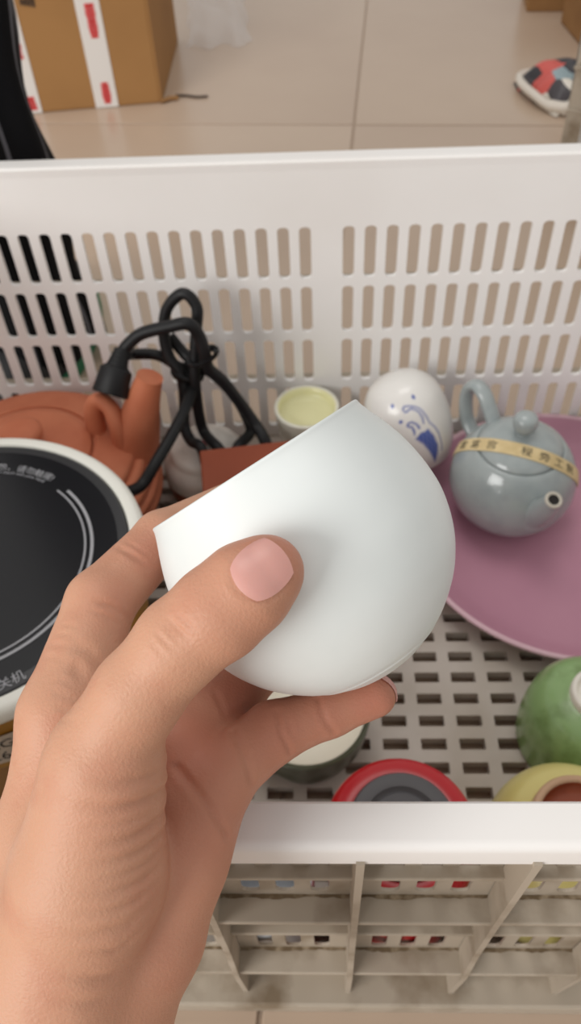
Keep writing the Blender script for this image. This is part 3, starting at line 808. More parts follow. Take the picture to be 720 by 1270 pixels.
def nail_plate(pts, N, thick, towards):
    """a thin curved plate from an N x N grid of points"""
    T = [Vector(p) for p in pts]
    mid = sum(T, Vector()) / len(T)
    nn = (Vector(towards) - mid).normalized()
    fs = [(i * N + j, i * N + j + 1, (i + 1) * N + j + 1, (i + 1) * N + j) for i in range(N - 1) for j in range(N - 1)]
    ring = [i * N for i in range(N)] + [(N - 1) * N + j for j in range(1, N)] + [i * N + N - 1 for i in range(N - 2, -1, -1)] + [j for j in range(N - 2, 0, -1)]
    L = N * N
    fs2 = [tuple(L + i for i in f[::-1]) for f in fs] + [(ring[k], ring[(k + 1) % len(ring)], L + ring[(k + 1) % len(ring)], L + ring[k]) for k in range(len(ring))]
    nm = MB()
    nm.add(T + [p - nn * thick for p in T], fs + fs2)
    return nm


nail2 = nail_plate(LITTLE_NAIL, 7, 0.0007, (0.1, 0.2, 0.2)).build('nail', M_NAIL, hand_root, smooth=50, M=HI)
nail = nail_plate(THUMBNAIL, 11, 0.0009, (0, 0, 0.46)).build('nail', M_NAIL, hand_root, smooth=50, M=HI)
nail['label'] = 'pink thumbnail'

# ------------------------------------------------------------------ round electric tea stove, power cord
M_GLASS = mat('black_ceramic_glass', srgb(24, 24, 27), 0.22, 0.5)
M_GLASS_EDGE = mat('dark_glass_margin', srgb(46, 46, 48), 0.35, 0.5)
M_STOVE_RING = mat('ivory_plastic_ring', srgb(232, 231, 222), 0.4, 0.4)
M_AMBER = mat('amber_gold_enamel', srgb(176, 126, 38), 0.4, 0.5, (25, srgb(150, 100, 26), 0.45, 0.7))
M_PRINT = mat('grey_print', srgb(160, 160, 164), 0.5)
M_LABEL = mat('grey_sticker', srgb(190, 176, 160), 0.6)
M_BLACK = mat('black_rubber', srgb(20, 20, 22), 0.5, 0.35, None, (200, 0.1, 0.0005))
M_INK = mat('black_ink', srgb(30, 26, 24), 0.7)
ST = (-0.1785, 0.2425)
stove = thing('tea_stove', 'round electric tea stove with black glass top and ivory ring', 'stove', (*ST, 0.086))
b = MB()
b.lathe([(0, 0), (0.078, 0), (0.0815, 0.002), (0.083, 0.006), (0.0845, 0.054), (0, 0.054)], 96)
b.build('body', M_AMBER, stove, smooth=30)
b = MB()
b.lathe([(0.0840, 0.0535), (0.0895, 0.0535), (0.0912, 0.0555), (0.0917, 0.058), (0.0912, 0.0615), (0.0898, 0.0635), (0.0880, 0.0644), (0.0838, 0.0642), (0.0832, 0.0625), (0.0830, 0.0535)], 128)
b.build('ring', M_STOVE_RING, stove, smooth=50)
b = MB()
b.lathe([(0, 0.0545), (0.0828, 0.0545), (0.0828, 0.0632), (0.0820, 0.0638), (0.0775, 0.0640)], 128, mi=1)
b.lathe([(0.0775, 0.0640), (0.04, 0.0641), (0, 0.0641)], 128)
b.build('glass_top', [M_GLASS, M_GLASS_EDGE], stove, smooth=30)


def arc_strip(r0, r1, a0, a1, z, n=96):
    mb = MB()
    vs, fs = [], []
    for k in range(n + 1):
        a = a0 + (a1 - a0) * k / n
        for r, zz in ((r0, z), (r1, z), (r1, z - .0002), (r0, z - .0002)):
            vs.append((r * math.cos(a), r * math.sin(a), zz))
    for k in range(n):
        for e in range(4):
            e2 = (e + 1) % 4
            fs.append((4 * k + e, 4 * k + e2, 4 * k + 4 + e2, 4 * k + 4 + e))
    mb.add(vs, fs)
    return mb


def arc_text(body, size, radius, a_mid, z, inward=False):
    mb = MB()
    vs, fs = text_mesh(body, size)
    out = []
    for x, y, _ in vs:
        if inward:
            a, r = a_mid + x / radius, radius - y
        else:
            a, r = a_mid - x / radius, radius + y
        out.append((r * math.cos(a), r * math.sin(a), z))
    mb.add(out, fs)
    return mb


ZP = 0.0644
arc_strip(0.0640, 0.0655, math.radians(-236), math.radians(47), ZP).build('printed_line', M_PRINT, stove)
arc_strip(0.0609, 0.0618, math.radians(-236), math.radians(51), ZP).build('printed_line', M_PRINT, stove)
arc_text('表面有余热，请勿触摸!', 0.0054, 0.0640, math.radians(83), ZP).build('printed_text', M_PRINT, stove)
arc_text('Residual heat, don\u2019t touch with your hand', 0.0029, 0.0612, math.radians(84), ZP).build('printed_text', M_PRINT, stove)
arc_text('开关机', 0.0064, 0.0805, math.radians(-60), ZP, True).build('printed_text', M_PRINT, stove)
# rating sticker on the side, seen below the ring at lower left
stk = MB()
a0, a1 = math.radians(-82), math.radians(-52)
vs, fs = [], []
for k in range(17):
    a = a0 + (a1 - a0) * k / 16
    for zz in (0.012, 0.036):
        vs.append((0.0848 * math.cos(a), 0.0848 * math.sin(a), zz))
fs = [(2 * k, 2 * k + 2, 2 * k + 3, 2 * k + 1) for k in range(16)]
stk.add(vs, fs)
stk.build('sticker', M_LABEL, stove, smooth=180)
tx = MB()
for body, zz in (('AG', 0.0255), ('260', 0.0155)):
    vs, fs = text_mesh(body, 0.010)
    tx.add([(0.0850 * math.cos(math.radians(-70) + x / 0.085), 0.0850 * math.sin(math.radians(-70) + x / 0.085), zz + y) for x, y, _ in vs], fs)
tx.build('printed_text', M_INK, stove)

M_CARD2 = mat('brown_carton', srgb(150, 112, 72), 0.85, 0.2, (12, srgb(134, 98, 62), 0.4, 0.7))
sb = MB()
sb.box(-0.245, -0.112, 0.170, 0.288, 0.0122, 0.0858)
bevel(sb.build('carton', M_CARD2), 0.001)
tag(bpy.data.objects['carton'], 'brown carton under the round tea stove', 'box')

cord = thing('power_cord', 'coiled black power cord with plug, tied in a bundle against the far crate wall', 'power cord', (-0.08, 0.43, 0.045))
KI = Matrix.Translation((0.08, -0.43, -0.045))
cb = MB()
for k, pts in CORD_STRANDS.items():
    cb.tube(spline(pts, 8), 0.0042 if k == 'A' else 0.0039, 12)
cb.build('cable', M_BLACK, cord, smooth=60, M=KI)
pl = MB()
pa, pb = Vector((-0.1375, 0.4050, 0.1185)), Vector((-0.1285, 0.4245, 0.1385))
ax = (pb - pa).normalized()
sd = ax.cross(CAM_FWD).normalized()
pts = [pa, pa + ax * 0.0012, pa + ax * 0.016, pa + ax * 0.021, pa + ax * 0.0245, pa + ax * 0.037]
pl.tube([pa + ax * t for t in (0, .001, .0170, .0185, .0200, .0310)], [.0112, .0120, .0108, .0090, .0070, .0048], 12, flat=(1.0, 0.75), up=CAM_FWD)
po = pl.build('plug', M_BLACK, cord, smooth=35, M=KI)
rg = MB()
for k in range(4):
    c = pa + ax * (0.0205 + 0.0030 * k)
    rg.tube([c - ax * .0008, c + ax * .0008], [.0072 - .0006 * k] * 2, 14, flat=(1, .8), up=CAM_FWD)
rg.build('strain_relief', M_BLACK, po, smooth=35)
tie = MB()
for cx, tilt, rr in (((-0.0770, 0.432, 0.1270), 0.4, 0.0098), ((-0.0905, 0.438, 0.1090), -0.3, 0.0100)):
    ring_pts = []
    for k in range(25):
        a = 2 * PI * k / 24
        ring_pts.append(Vector(cx) + Vector((math.cos(a) * rr, math.sin(a) * rr * .8, math.cos(a) * rr * tilt)))
    tie.tube(ring_pts, 0.0014, 8, caps=False, flat=(1, 1.8))
tie.tube([(-0.0700, 0.428, 0.130), (-0.0670, 0.425, 0.134), (-0.0675, 0.424, 0.138)], 0.0013, 8)
tie.build('cable_tie', M_BLACK, cord, smooth=60, M=KI)

# ------------------------------------------------------------------ clay teapot
M_CLAY = mat('red_clay', srgb(196, 118, 86), 0.62, 0.3, (35, srgb(184, 104, 74), 0.42, 0.72), (420, 0.12, 0.0006))
tp = thing('teapot', 'unglazed red clay teapot with ringed sides behind the tea stove', 'teapot', (-0.1965, 0.3850, 0.0122))
pr = [(0, 0), (0.050, 0), (0.054, 0.002), (0.070, 0.018), (0.0775, 0.031)]
for k in range(5):          # turned rings round the belly and shoulder
    a0 = math.radians(-8 + 14 * k)
    for da, dr in ((0, -.0012), (3, .0012), (7, .0022), (11, .0012)):
        a = a0 + math.radians(da)
        pr.append((0.0470 + (0.0365 + dr) * math.cos(a), 0.038 + (0.0365 + dr) * math.sin(a)))
pr += [(0.0580, 0.0738), (0.0495, 0.0742), (0.0478, 0.0752), (0.0462, 0.0752), (0.0455, 0.0735), (0.0440, 0.0735), (0.0440, 0.066), (0, 0.066)]
b = MB()
b.lathe(pr, 96)
b.build('body', M_CLAY, tp, smooth=60)
b = MB()
b.lathe([(0, 0.0700), (0.0434, 0.0700), (0.0434, 0.0752), (0.0425, 0.0768), (0.036, 0.0782), (0.020, 0.0800), (0, 0.0806)], 96)
lid = b.build('lid', M_CLAY, tp, smooth=50)
b = MB()
b.lathe([(0, 0.079), (0.009, 0.0795), (0.0085, 0.083), (0.0120, 0.0865), (0.0150, 0.0905), (0.0148, 0.0940), (0.0120, 0.0965), (0.006, 0.0974), (0, 0.0975)], 48)
b.build('knob', M_CLAY, lid, smooth=60)
b = MB()
sp = spline([(0.056, 0.014, 0.042), (0.066, 0.018, 0.060), (0.0735, 0.021, 0.080), (0.0795, 0.0235, 0.098), (0.0868, 0.0260, 0.1160)], 8)
nsp = len(sp)
rad = [0.0270 + (0.0084 - 0.0270) * (k / (nsp - 1)) ** 0.60 for k in range(nsp)]
rad[-1] = 0.0088
sp2 = sp + [sp[-1] + (sp[-2] - sp[-1]) * 0.3, sp[-3]]
b.tube(sp2, rad + [0.0058, 0.0045], 24, up=(0, 1, 0))
b.build('spout', M_CLAY, tp, smooth=60)
b = MB()
b.tube(spline([(0.0440, 0.0200, 0.066), (0.0440, 0.0240, 0.086), (0.0490, 0.0250, 0.0970), (0.0570, 0.0210, 0.0940), (0.0610, 0.014, 0.082), (0.0620, 0.009, 0.066)], 8), 0.0058, 14, flat=(1, 1.25))
b.build('handle_lug', M_CLAY, tp, smooth=60)

# ------------------------------------------------------------------ white lidded jar and red box
M_WHITE = mat('white_porcelain', srgb(234, 228, 220), 0.22, 0.5, (60, srgb(212, 205, 196), 0.45, 0.7))
M_BROWN = mat('brown_glaze', srgb(150, 78, 48), 0.35, 0.5)
M_PINK = mat('pink_enamel', srgb(226, 130, 136), 0.4)
jr = thing('lidded_jar', 'small white lidded jar under the loops of black cord', 'jar', (-0.0835, 0.4200, 0.0122))
b = MB()
b.lathe([(0, 0), (0.022, 0), (0.029, 0.006), (0.0310, 0.014), (0.0308, 0.020), (0, 0.020)], 64)
b.build('body', M_BROWN, jr, smooth=50)
b = MB()
b.lathe([(0.0300, 0.0198), (0.0316, 0.0202), (0.0320, 0.0230), (0.0316, 0.0300), (0.0300, 0.0350), (0.0268, 0.0385), (0.0258, 0.0400), (0.0254, 0.0425), (0.0225, 0.0450), (0.0168, 0.0464), (0.0156, 0.0480), (0.012, 0.0492), (0, 0.0495)], 64)
b.build('lid', M_WHITE, jr, smooth=60)
b = MB()
b.lathe([(0, 0.0502), (0.0025, 0.0500), (0.0036, 0.0492), (0.0036, 0.048)], 16, M=Matrix.Translation((0.0005, -0.002, 0)))
b.build('painted_dot', M_PINK, jr, smooth=60)

M_REDBOX = mat('red_brown_card', srgb(136, 66, 42), 0.6, 0.3, (30, srgb(128, 60, 37), 0.4, 0.7))
rbx = MB()
RB = Matrix.Translation((-0.0774, 0.371, 0.0122)) @ Matrix.Rotation(math.radians(8), 4, 'Z')
rbx.box(0, 0.098, -0.105, 0, 0, 0.0875)
rbo = rbx.build('gift_box', M_REDBOX)
rbo.matrix_world = RB
bevel(rbo, 0.0012)
tag(rbo, 'flat-topped red-brown box beside the black cord, partly behind the held cup', 'box')

# ------------------------------------------------------------------ small cup with pale yellow inside
M_IVORY = mat('ivory_glaze', srgb(226, 224, 208), 0.25, 0.5)
M_PALEYEL = mat('pale_yellow_glaze', srgb(230, 227, 178), 0.2, 0.5)
yc = thing('small_cup', 'small ivory cup with pale yellow inside against the far wall', 'cup', (-0.0094, 0.4495, 0.0122))
b = MB()
b.lathe([(0, 0), (0.0135, 0), (0.0140, 0.003), (0.0165, 0.010), (0.0205, 0.030), (0.0238, 0.0525), (0.0240, 0.0540), (0.0232, 0.0548), (0.0215, 0.0545)], 64)
b.build('body', M_IVORY, yc, smooth=50)
b = MB()
b.lathe([(0.0218, 0.0545), (0.0205, 0.0538), (0.0198, 0.0500), (0.0190, 0.0478), (0.0120, 0.0465), (0, 0.0462)], 64)
b.build('inside', M_PALEYEL, yc, smooth=60)

# ------------------------------------------------------------------ blue and white jar leaning in the corner
SEG, ROWSN = 192, 120
axis_t, axis_m = Vector(JAR_TOP), Vector(JAR_MOUTH)
ex = (axis_t - axis_m).normalized()
jp = smooth_profile([(0.0215, 0), (0.0268, 0.012), (0.0296, 0.027), (0.0296, 0.040), (0.0270, 0.0535), (0.0195, 0.0640), (0.0090, 0.0690), (0, 0.0702)], 14)
bj = MB()
inn = [(0.0, 0.058), (0.015, 0.056), (0.024, 0.044), (0.027, 0.028), (0.0245, 0.012), (0.0198, 0.0005)]
bj.lathe(smooth_profile(inn, 3) + jp, SEG)
M_BW = mat('blue_white_porcelain', srgb(228, 226, 222), 0.2, 0.5, None, None, vcol='glaze_paint')
qj = Vector((0, 0, 1)).rotation_difference(ex)
bjo = bj.build('porcelain_jar', M_BW, None, smooth=180)
bjo.matrix_world = Matrix.Translation(axis_m) @ qj.to_matrix().to_4x4()
# painted waves: strokes and filled crest set out round the belly in (angle, height)
face = qj.inverted() @ (Vector((0, 0, 0.46)) - axis_m)
A0 = math.atan2(face.y, face.x)


def seg_d(px, py, a, b):
    ab = np.array(b) - np.array(a)
    t = np.clip(((px - a[0]) * ab[0] + (py - a[1]) * ab[1]) / (ab @ ab + 1e-9), 0, 1)
    return np.hypot(px - a[0] - t * ab[0], py - a[1] - t * ab[1])


co = np.empty(len(bjo.data.vertices) * 3, np.float32)
bjo.data.vertices.foreach_get('co', co)
co = co.reshape(-1, 3)
ang = (np.arctan2(co[:, 1], co[:, 0]) - A0 + PI) % (2 * PI) - PI
U, W_ = ang * 28.0, co[:, 2] * 1000.0          # mm round the belly, mm up the jar
rr_ = np.hypot(co[:, 0], co[:, 1])
paint = np.zeros(len(co))


def stroke(pts, wd, k=1.0):
    global paint
    P = spline([(a, b, 0) for a, b in pts], 5)
    d = np.full(len(co), 99.0)
    for a, b in zip(P, P[1:]):
        d = np.minimum(d, seg_d(U, W_, (a.x, a.y), (b.x, b.y)))
    paint = np.maximum(paint, k * np.clip((wd + 0.35 - d) / 0.6, 0, 1))


for u, w_ in ((10.2, 60.3), (-9.0, 60.0), (-6.0, 49.3)):
    stroke([(u, w_), (u + .3, w_ + .2)], 1.2)
stroke([(-1.6, 56.9), (0.2, 57.9), (5.8, 56.1), (9.7, 52.6), (11.4, 46.4), (12.0, 40.4), (14.6, 33.2), (15.7, 22.9), (14.8, 12.9)], 0.45, .85)
stroke([(-1.6, 56.9), (-0.4, 54.6), (4.3, 55.0), (7.9, 51.3), (8.7, 45.9), (8.0, 41.9)], 0.5, .85)
stroke([(-2.2, 46.2), (0.6, 46.8), (3.5, 43.6), (4.2, 40.2)], 0.6, .95)
stroke([(-2.5, 45.4), (-1.4, 43.8), (-0.1, 43.3), (0.3, 40.0), (-0.2, 37.1)], 0.6, .95)
# filled crest of the wave
CR = [(-0.8, 33.8), (1.5, 35.0), (4.2, 37.0), (6.5, 36.0), (9.4, 36.9), (11.5, 29.9), (12.6, 19.9), (10.8, 13.1), (7.1, 4.7), (5.0, 18.5), (2.9, 26.8)]
ins = np.zeros(len(co), bool)
dmin = np.full(len(co), 99.0)
for (ax_, ay_), (bx2, by2) in zip(CR, CR[1:] + CR[:1]):
    hit = ((ay_ > W_) != (by2 > W_)) & (U < (bx2 - ax_) * (W_ - ay_) / (by2 - ay_ + 1e-9) + ax_)
    ins ^= hit
    dmin = np.minimum(dmin, seg_d(U, W_, (ax_, ay_), (bx2, by2)))
wash = 0.88 + 0.12 * np.sin(U * 2.3 + W_ * 0.31) * np.sin(W_ * 0.7)
paint = np.maximum(paint, np.where(ins, np.clip(0.5 + dmin / 1.2, 0, 1), np.clip(0.5 - dmin / 1.0, 0, 1)) * np.clip(wash, .55, 1))
white = np.array(srgb(228, 226, 222))
blue = np.array(srgb(22, 66, 160))
inside_mask = np.zeros(len(co), bool)
cnt = 0
for r, z in smooth_profile(inn, 3):
    k = 1 if r < 1e-6 else SEG
    inside_mask[cnt:cnt + k] = True
    cnt += k
paint[inside_mask] = 0
cc = white + (blue - white) * paint[:, None]
cc[inside_mask] = srgb(206, 198, 204)
at = bjo.data.color_attributes.new('glaze_paint', 'FLOAT_COLOR', 'POINT')
at.data.foreach_set('color', np.c_[cc, np.ones(len(co))].astype(np.float32).ravel())
tag(bjo, 'white porcelain jar painted with blue waves, tilted beside the grey teapot', 'jar')

# ------------------------------------------------------------------ mauve plate
M_MAUVE = mat('mauve_plastic', srgb(190, 138, 157), 0.4, 0.4, (9, srgb(182, 130, 150), 0.4, 0.7))
M_MAUVE_RIM = mat('pale_mauve_edge', srgb(214, 178, 188), 0.4, 0.4)
pt = thing('plate', 'large round mauve plate under the grey teapot', 'plate', (0.1700, 0.3655, 0.0122))
b = MB()
b.lathe([(0, 0.0), (0.080, 0.0), (0.083, 0.001), (0.100, 0.0085), (0.1095, 0.0165), (0.1105, 0.0165)], 128)
b.lathe([(0.1082, 0.0178), (0.1040, 0.0140), (0.0960, 0.0070), (0.0880, 0.0038), (0.070, 0.0032), (0, 0.0030)], 128)
b.build('dish', M_MAUVE, pt, smooth=40)
b = MB()
b.lathe([(0.1104, 0.0160), (0.1118, 0.0168), (0.1119, 0.0180), (0.1108, 0.0188), (0.1092, 0.0188), (0.1080, 0.0177)], 128)
b.build('rim', M_MAUVE_RIM, pt, smooth=60)

# ------------------------------------------------------------------ grey teapot with a paper band
M_CELADON = mat('grey_blue_glaze', srgb(160, 168, 168), 0.14, 0.5, (70, srgb(149, 158, 159), 0.42, 0.68), None, coat=0.2)
M_SPOUT_TIP = mat('worn_glaze_lip', srgb(196, 190, 176), 0.3)
M_DARK = mat('dark_hole', srgb(26, 22, 20), 0.8)
GP = Vector((0.1330, 0.3900, 0.0153))
g = thing('teapot', 'small grey-blue glazed teapot with a paper band, on the mauve plate', 'teapot', GP)
gprof = [(0, 0), (0.0225, 0), (0.0235, 0.0015), (0.0310, 0.0075), (0.0388, 0.0175), (0.0425, 0.0290), (0.0428, 0.0370), (0.0412, 0.0460), (0.0372, 0.0555), (0.0318, 0.0630), (0.0292, 0.0652)]
gs = smooth_profile(gprof, 5)
b = MB()
b.lathe(gs + [(0.0282, 0.0652), (0.0276, 0.0640), (0.0270, 0.0600), (0, 0.0590)], 96)
b.build('body', M_CELADON, g, smooth=50)
lprof = [(0.0268, 0.0635), (0.0276, 0.0652), (0.0272, 0.0668), (0.0240, 0.0702), (0.0180, 0.0738), (0.0110, 0.0760), (0.0045, 0.0768)]
b = MB()
b.lathe([(0, 0.0630)] + smooth_profile(lprof, 4) + [(0, 0.0768)], 72)
lid = b.build('lid', M_CELADON, g, smooth=50)
b = MB()
b.lathe(smooth_profile([(0, 0.0760), (0.0042, 0.0768), (0.0046, 0.0785), (0.0072, 0.0820), (0.0081, 0.0862), (0.0070, 0.0905), (0.0035, 0.0928), (0, 0.0932)], 4), 40)
b.build('knob', M_CELADON, lid, smooth=180)
D = Vector((0.225, -0.974, 0)).normalized()          # spout direction
b = MB()
sp = spline([tuple(D * 0.0345 + Vector((0, 0, .036))), tuple(D * 0.0425 + Vector((0, 0, .0465))), tuple(D * 0.0480 + Vector((0, 0, .0570))), tuple(D * 0.0520 + Vector((0, 0, .0668)))], 8)
k = len(sp)
b.tube(sp, [0.0125 - (0.0125 - 0.0054) * (i / (k - 1)) ** .6 for i in range(k)], 24)
so_ = b.build('spout', M_CELADON, g, smooth=50)
tipd = (sp[-1] - sp[-2]).normalized()
b = MB()
Mt = Matrix.Translation(sp[-1]) @ Vector((0, 0, 1)).rotation_difference(tipd).to_matrix().to_4x4()
b.lathe([(0.0054, -0.0004), (0.0056, 0.0004), (0.0050, 0.0012), (0.0040, 0.0012), (0.0034, 0.0004)], 28, M=Mt)
b.build('lip', M_SPOUT_TIP, so_, smooth=60)
b = MB()
b.lathe([(0.0036, 0.0006), (0.0026, 0.0002), (0, 0.0001)], 24, M=Mt)
b.build('hole', M_DARK, so_, smooth=60)
E_ = Vector((-0.50, 0.866, 0)).normalized()
b = MB()
hp = [E_ * r + Vector((0, 0, z)) for r, z in ((0.026, 0.064), (0.0330, 0.0720), (0.0410, 0.0800), (0.0500, 0.0818), (0.0565, 0.0745), (0.0575, 0.0610), (0.0525, 0.0470), (0.0400, 0.0390))]
b.tube(spline(hp, 8), 0.0043, 16, flat=(1.3, 0.9), up=(0, 0, 1))
b.build('handle', M_CELADON, g, smooth=60)

# paper band in an upright plane just in front of the knob, taut over lid and belly
M_PAPER = mat('aged_paper', srgb(216, 196, 152), 0.8, 0.2, (120, srgb(200, 178, 132), 0.4, 0.7))
outl = gs + [(r, z) for r, z in smooth_profile(lprof, 4)] + [(0, 0.0768)]


def prof_r(z):
    best = 0
    for (r0, z0), (r1, z1) in zip(outl, outl[1:]):
        if min(z0, z1) - 1e-9 <= z <= max(z0, z1) + 1e-9:
            t = 0 if abs(z1 - z0) < 1e-9 else (z - z0) / (z1 - z0)
            best = max(best, r0 + (r1 - r0) * t)
    return best


BN = Vector((-0.36, -0.933, 0)).normalized()        # the band's sideways direction (towards the spout)
BT = Vector((BN.y * -1, BN.x, 0))                    # along the band
BT = BT if BT.x > 0 else -BT


LEAN = 0.62                                          # the strip's plane leans back as it goes down


def section(off):
    """half outline (t, z) of the pot cut by the plane at 'off' along BN, as a convex hull from foot to top"""
    pts = []
    for k in range(0, 400):
        z = 0.0005 + 0.0763 * k / 399
        r = prof_r(z)
        o = off + LEAN * (z - 0.075)
        if r > abs(o):
            pts.append((math.sqrt(r * r - o * o), z))
    top = max(p[1] for p in pts)
    pts = [p for p in pts if p[1] > 0.006] + [(0.0, top)]
    full = pts + [(-t, z) for t, z in pts[::-1]]
    full = sorted(set((round(a, 5), round(z, 5)) for a, z in full))
    up = []
    for p in full:
        while len(up) > 1 and (up[-1][0] - up[-2][0]) * (p[1] - up[-2][1]) - (up[-1][1] - up[-2][1]) * (p[0] - up[-2][0]) >= 0:
            up.pop()
        up.append(p)
    return up


def resample(pl, n):
    P = np.array(pl)
    s = np.r_[0, np.cumsum(np.hypot(*np.diff(P, axis=0).T))]
    t = np.linspace(0, s[-1], n)
    return np.c_[np.interp(t, s, P[:, 0]), np.interp(t, s, P[:, 1])], s[-1]


NB = 96
OFFS = [0.0095 + 0.0108 * k / 6 for k in range(7)]
secs = [resample(section(o), NB) for o in OFFS]
LEN = secs[3][1]


def band_point(s, v, lift):
    """s along the band from its middle (m), v across 0..1"""
    f = (s / LEN + 0.5) * (NB - 1)
    f = min(max(f, 0), NB - 1.001)
    i = int(f)
    q = v * 6
    j = min(int(max(q, 0)), 5)
    qq = q - j
    a = (secs[j][0][i] * (1 - f + i) + secs[j][0][i + 1] * (f - i)) * (1 - qq) + (secs[j + 1][0][i] * (1 - f + i) + secs[j + 1][0][i + 1] * (f - i)) * qq
    off = OFFS[0] + 0.0108 * v
    p = BT * float(a[0]) + BN * (off + LEAN * (float(a[1]) - 0.075)) + Vector((0, 0, float(a[1])))
    return p + (p - Vector((0, 0, 0.03))).normalized() * lift


bp = MB()
vs, fs = [], []
NS = 90
for side in (0, 1):
    for i in range(NS + 1):
        s = (i / NS - 0.5) * LEN * 0.985
        for v in range(5):
            vs.append(band_point(s, v / 4, 0.0007 - 0.0005 * side))
tot = (NS + 1) * 5
for i in range(NS):
    for v in range(4):
        a = i * 5 + v
        fs.append((a, a + 1, a + 6, a + 5))
        fs.append((tot + a + 5, tot + a + 6, tot + a + 1, tot + a))
    fs.append((i * 5, i * 5 + 5, tot + i * 5 + 5, tot + i * 5))
    fs.append((i * 5 + 4, tot + i * 5 + 4, tot + i * 5 + 9, i * 5 + 9))
bp.add(vs, fs)
band = bp.build('paper_band', M_PAPER, g, smooth=60)
tx = MB()
for ch, s in (('雷', -0.0405), ('富', -0.0290), ('宫', -0.0165), ('程', 0.0060), ('旁', 0.0180), ('工', 0.0290), ('制', 0.0390)):
    vv, ff = text_mesh(ch, 0.0075)
    cy = 0.0028
    # the writing runs down the strip: each sign is turned a quarter
    out = []
    for x, y, _ in vv:
        out.append(band_point(s + x, 0.5 - (y - cy) / 0.0108, 0.00085))
    tx.add(out, ff)
tx.build('printed_text', M_INK, band)

# ------------------------------------------------------------------ cups and jars near the front wall
M_GREEN = mat('leaf_green_glaze', srgb(142, 174, 116), 0.24, 0.5, (70, srgb(118, 146, 90), 0.5, 0.72), coat=0.1)
M_RAW = mat('unglazed_foot', srgb(236, 231, 220), 0.6)
gc = thing('tea_cup', 'green glazed cup upside down beside the mauve plate, white foot ring up', 'cup', (0.1485, 0.2145, 0.0122), 0)
b = MB()
b.lathe(smooth_profile([(0.0330, 0.002), (0.0345, 0.0), (0.0362, 0.002), (0.0366, 0.012), (0.0360, 0.024), (0.0335, 0.036), (0.0270, 0.0450), (0.0180, 0.0492), (0.0150, 0.0500)], 4) + [(0, 0.0495)], 80)
b.build('body', M_GREEN, gc, smooth=60)
b = MB()
b.lathe([(0.0158, 0.0485), (0.0154, 0.0535), (0.0146, 0.0548), (0.0130, 0.0548), (0.0123, 0.0535), (0.0112, 0.0512), (0, 0.0508)], 56)
b.build('foot_ring', M_RAW, gc, smooth=60)

M_YELLOW = mat('pale_yellow_glaze_outside', srgb(214, 202, 128), 0.25, 0.5)
M_RUST = mat('rust_brown_glaze', srgb(150, 74, 44), 0.3, 0.5, (40, srgb(120, 48, 26), 0.4, 0.6))
M_TAN = mat('tan_unglazed_foot', srgb(196, 160, 128), 0.6)
yb = thing('tea_bowl', 'pale yellow cup upside down against the front wall, brown inside its foot', 'bowl', (0.1175, 0.1390, 0.0122))
b = MB()
b.lathe(smooth_profile([(0.0375, 0.002), (0.0385, 0.0), (0.0398, 0.002), (0.0405, 0.020), (0.0398, 0.040), (0.0370, 0.053), (0.0310, 0.0620), (0.0240, 0.0660), (0.0228, 0.0670)], 4) + [(0, 0.0660)], 80)
b.build('body', M_YELLOW, yb, smooth=60)
b = MB()
b.lathe([(0.0230, 0.0655), (0.0226, 0.0715), (0.0216, 0.0728), (0.0196, 0.0728), (0.0188, 0.0715)], 56)
b.build('foot_ring', M_TAN, yb, smooth=60)
b = MB()
b.lathe([(0.0189, 0.0718), (0.0182, 0.0690), (0.0150, 0.0672), (0, 0.0668)], 56)
b.build('foot_recess', M_RUST, yb, smooth=60)

M_RED = mat('red_lacquer', srgb(186, 26, 34), 0.3, 0.5)
M_CHARCOAL = mat('charcoal_lid', srgb(88, 86, 88), 0.5, 0.4)
rc = thing('tea_caddy', 'round red caddy with charcoal lid at the front wall', 'caddy', (0.0325, 0.1256, 0.0122))
b = MB()
b.lathe([(0, 0), (0.0295, 0), (0.0305, 0.001), (0.0330, 0.0915), (0.0328, 0.0965), (0.0314, 0.1005), (0.0286, 0.1027), (0.0235, 0.1039), (0.0225, 0.1035), (0, 0.1035)], 80)
b.build('body', M_RED, rc, smooth=50)
b = MB()
b.lathe([(0.0227, 0.1035), (0.0225, 0.1057), (0.0216, 0.1070), (0.0195, 0.1074), (0.0160, 0.1069), (0.0152, 0.1055), (0.0144, 0.1051), (0.0136, 0.1059), (0.0128, 0.1063), (0, 0.1065)], 72)
b.build('lid', M_CHARCOAL, rc, smooth=40)

M_CREAM = mat('cream_lid', srgb(232, 226, 206), 0.4, 0.4)
M_DKGREEN = mat('dark_green_grey_glaze', srgb(84, 88, 70), 0.3, 0.5, (30, srgb(66, 70, 54), 0.4, 0.7))
cj = thing('jar', 'squat dark green jar with a flat cream top, below the little finger', 'jar', (-0.0100, 0.2150, 0.0122))
b = MB()
b.lathe([(0, 0), (0.0260, 0), (0.0290, 0.003), (0.0345, 0.020), (0.0358, 0.032), (0.0362, 0.0380), (0.0352, 0.0388), (0.0338, 0.0380), (0.0335, 0.034), (0, 0.034)], 80)
b.build('body', M_DKGREEN, cj, smooth=50)
b = MB()
b.lathe([(0.0334, 0.0345), (0.0333, 0.0378), (0.0322, 0.0384), (0.0200, 0.0380), (0, 0.0378)], 72)
b.build('lid', M_CREAM, cj, smooth=50)

M_PALEGREY = mat('pale_grey_glaze', srgb(222, 226, 230), 0.3)
pg = MB()
pg.lathe([(0, 0), (0.020, 0), (0.024, 0.006), (0.0245, 0.040), (0.0250, 0.0690), (0.0242, 0.070), (0.0232, 0.0690), (0.0228, 0.04), (0.020, 0.008), (0, 0.006)], 64, M=None)
pgo = pg.build('cup', M_PALEGREY, None, smooth=50)
pgo.location = (-0.0300, 0.1190, 0.0122)
tag(pgo, 'pale grey cup glimpsed through the front wall slots, left of the red caddy', 'cup')

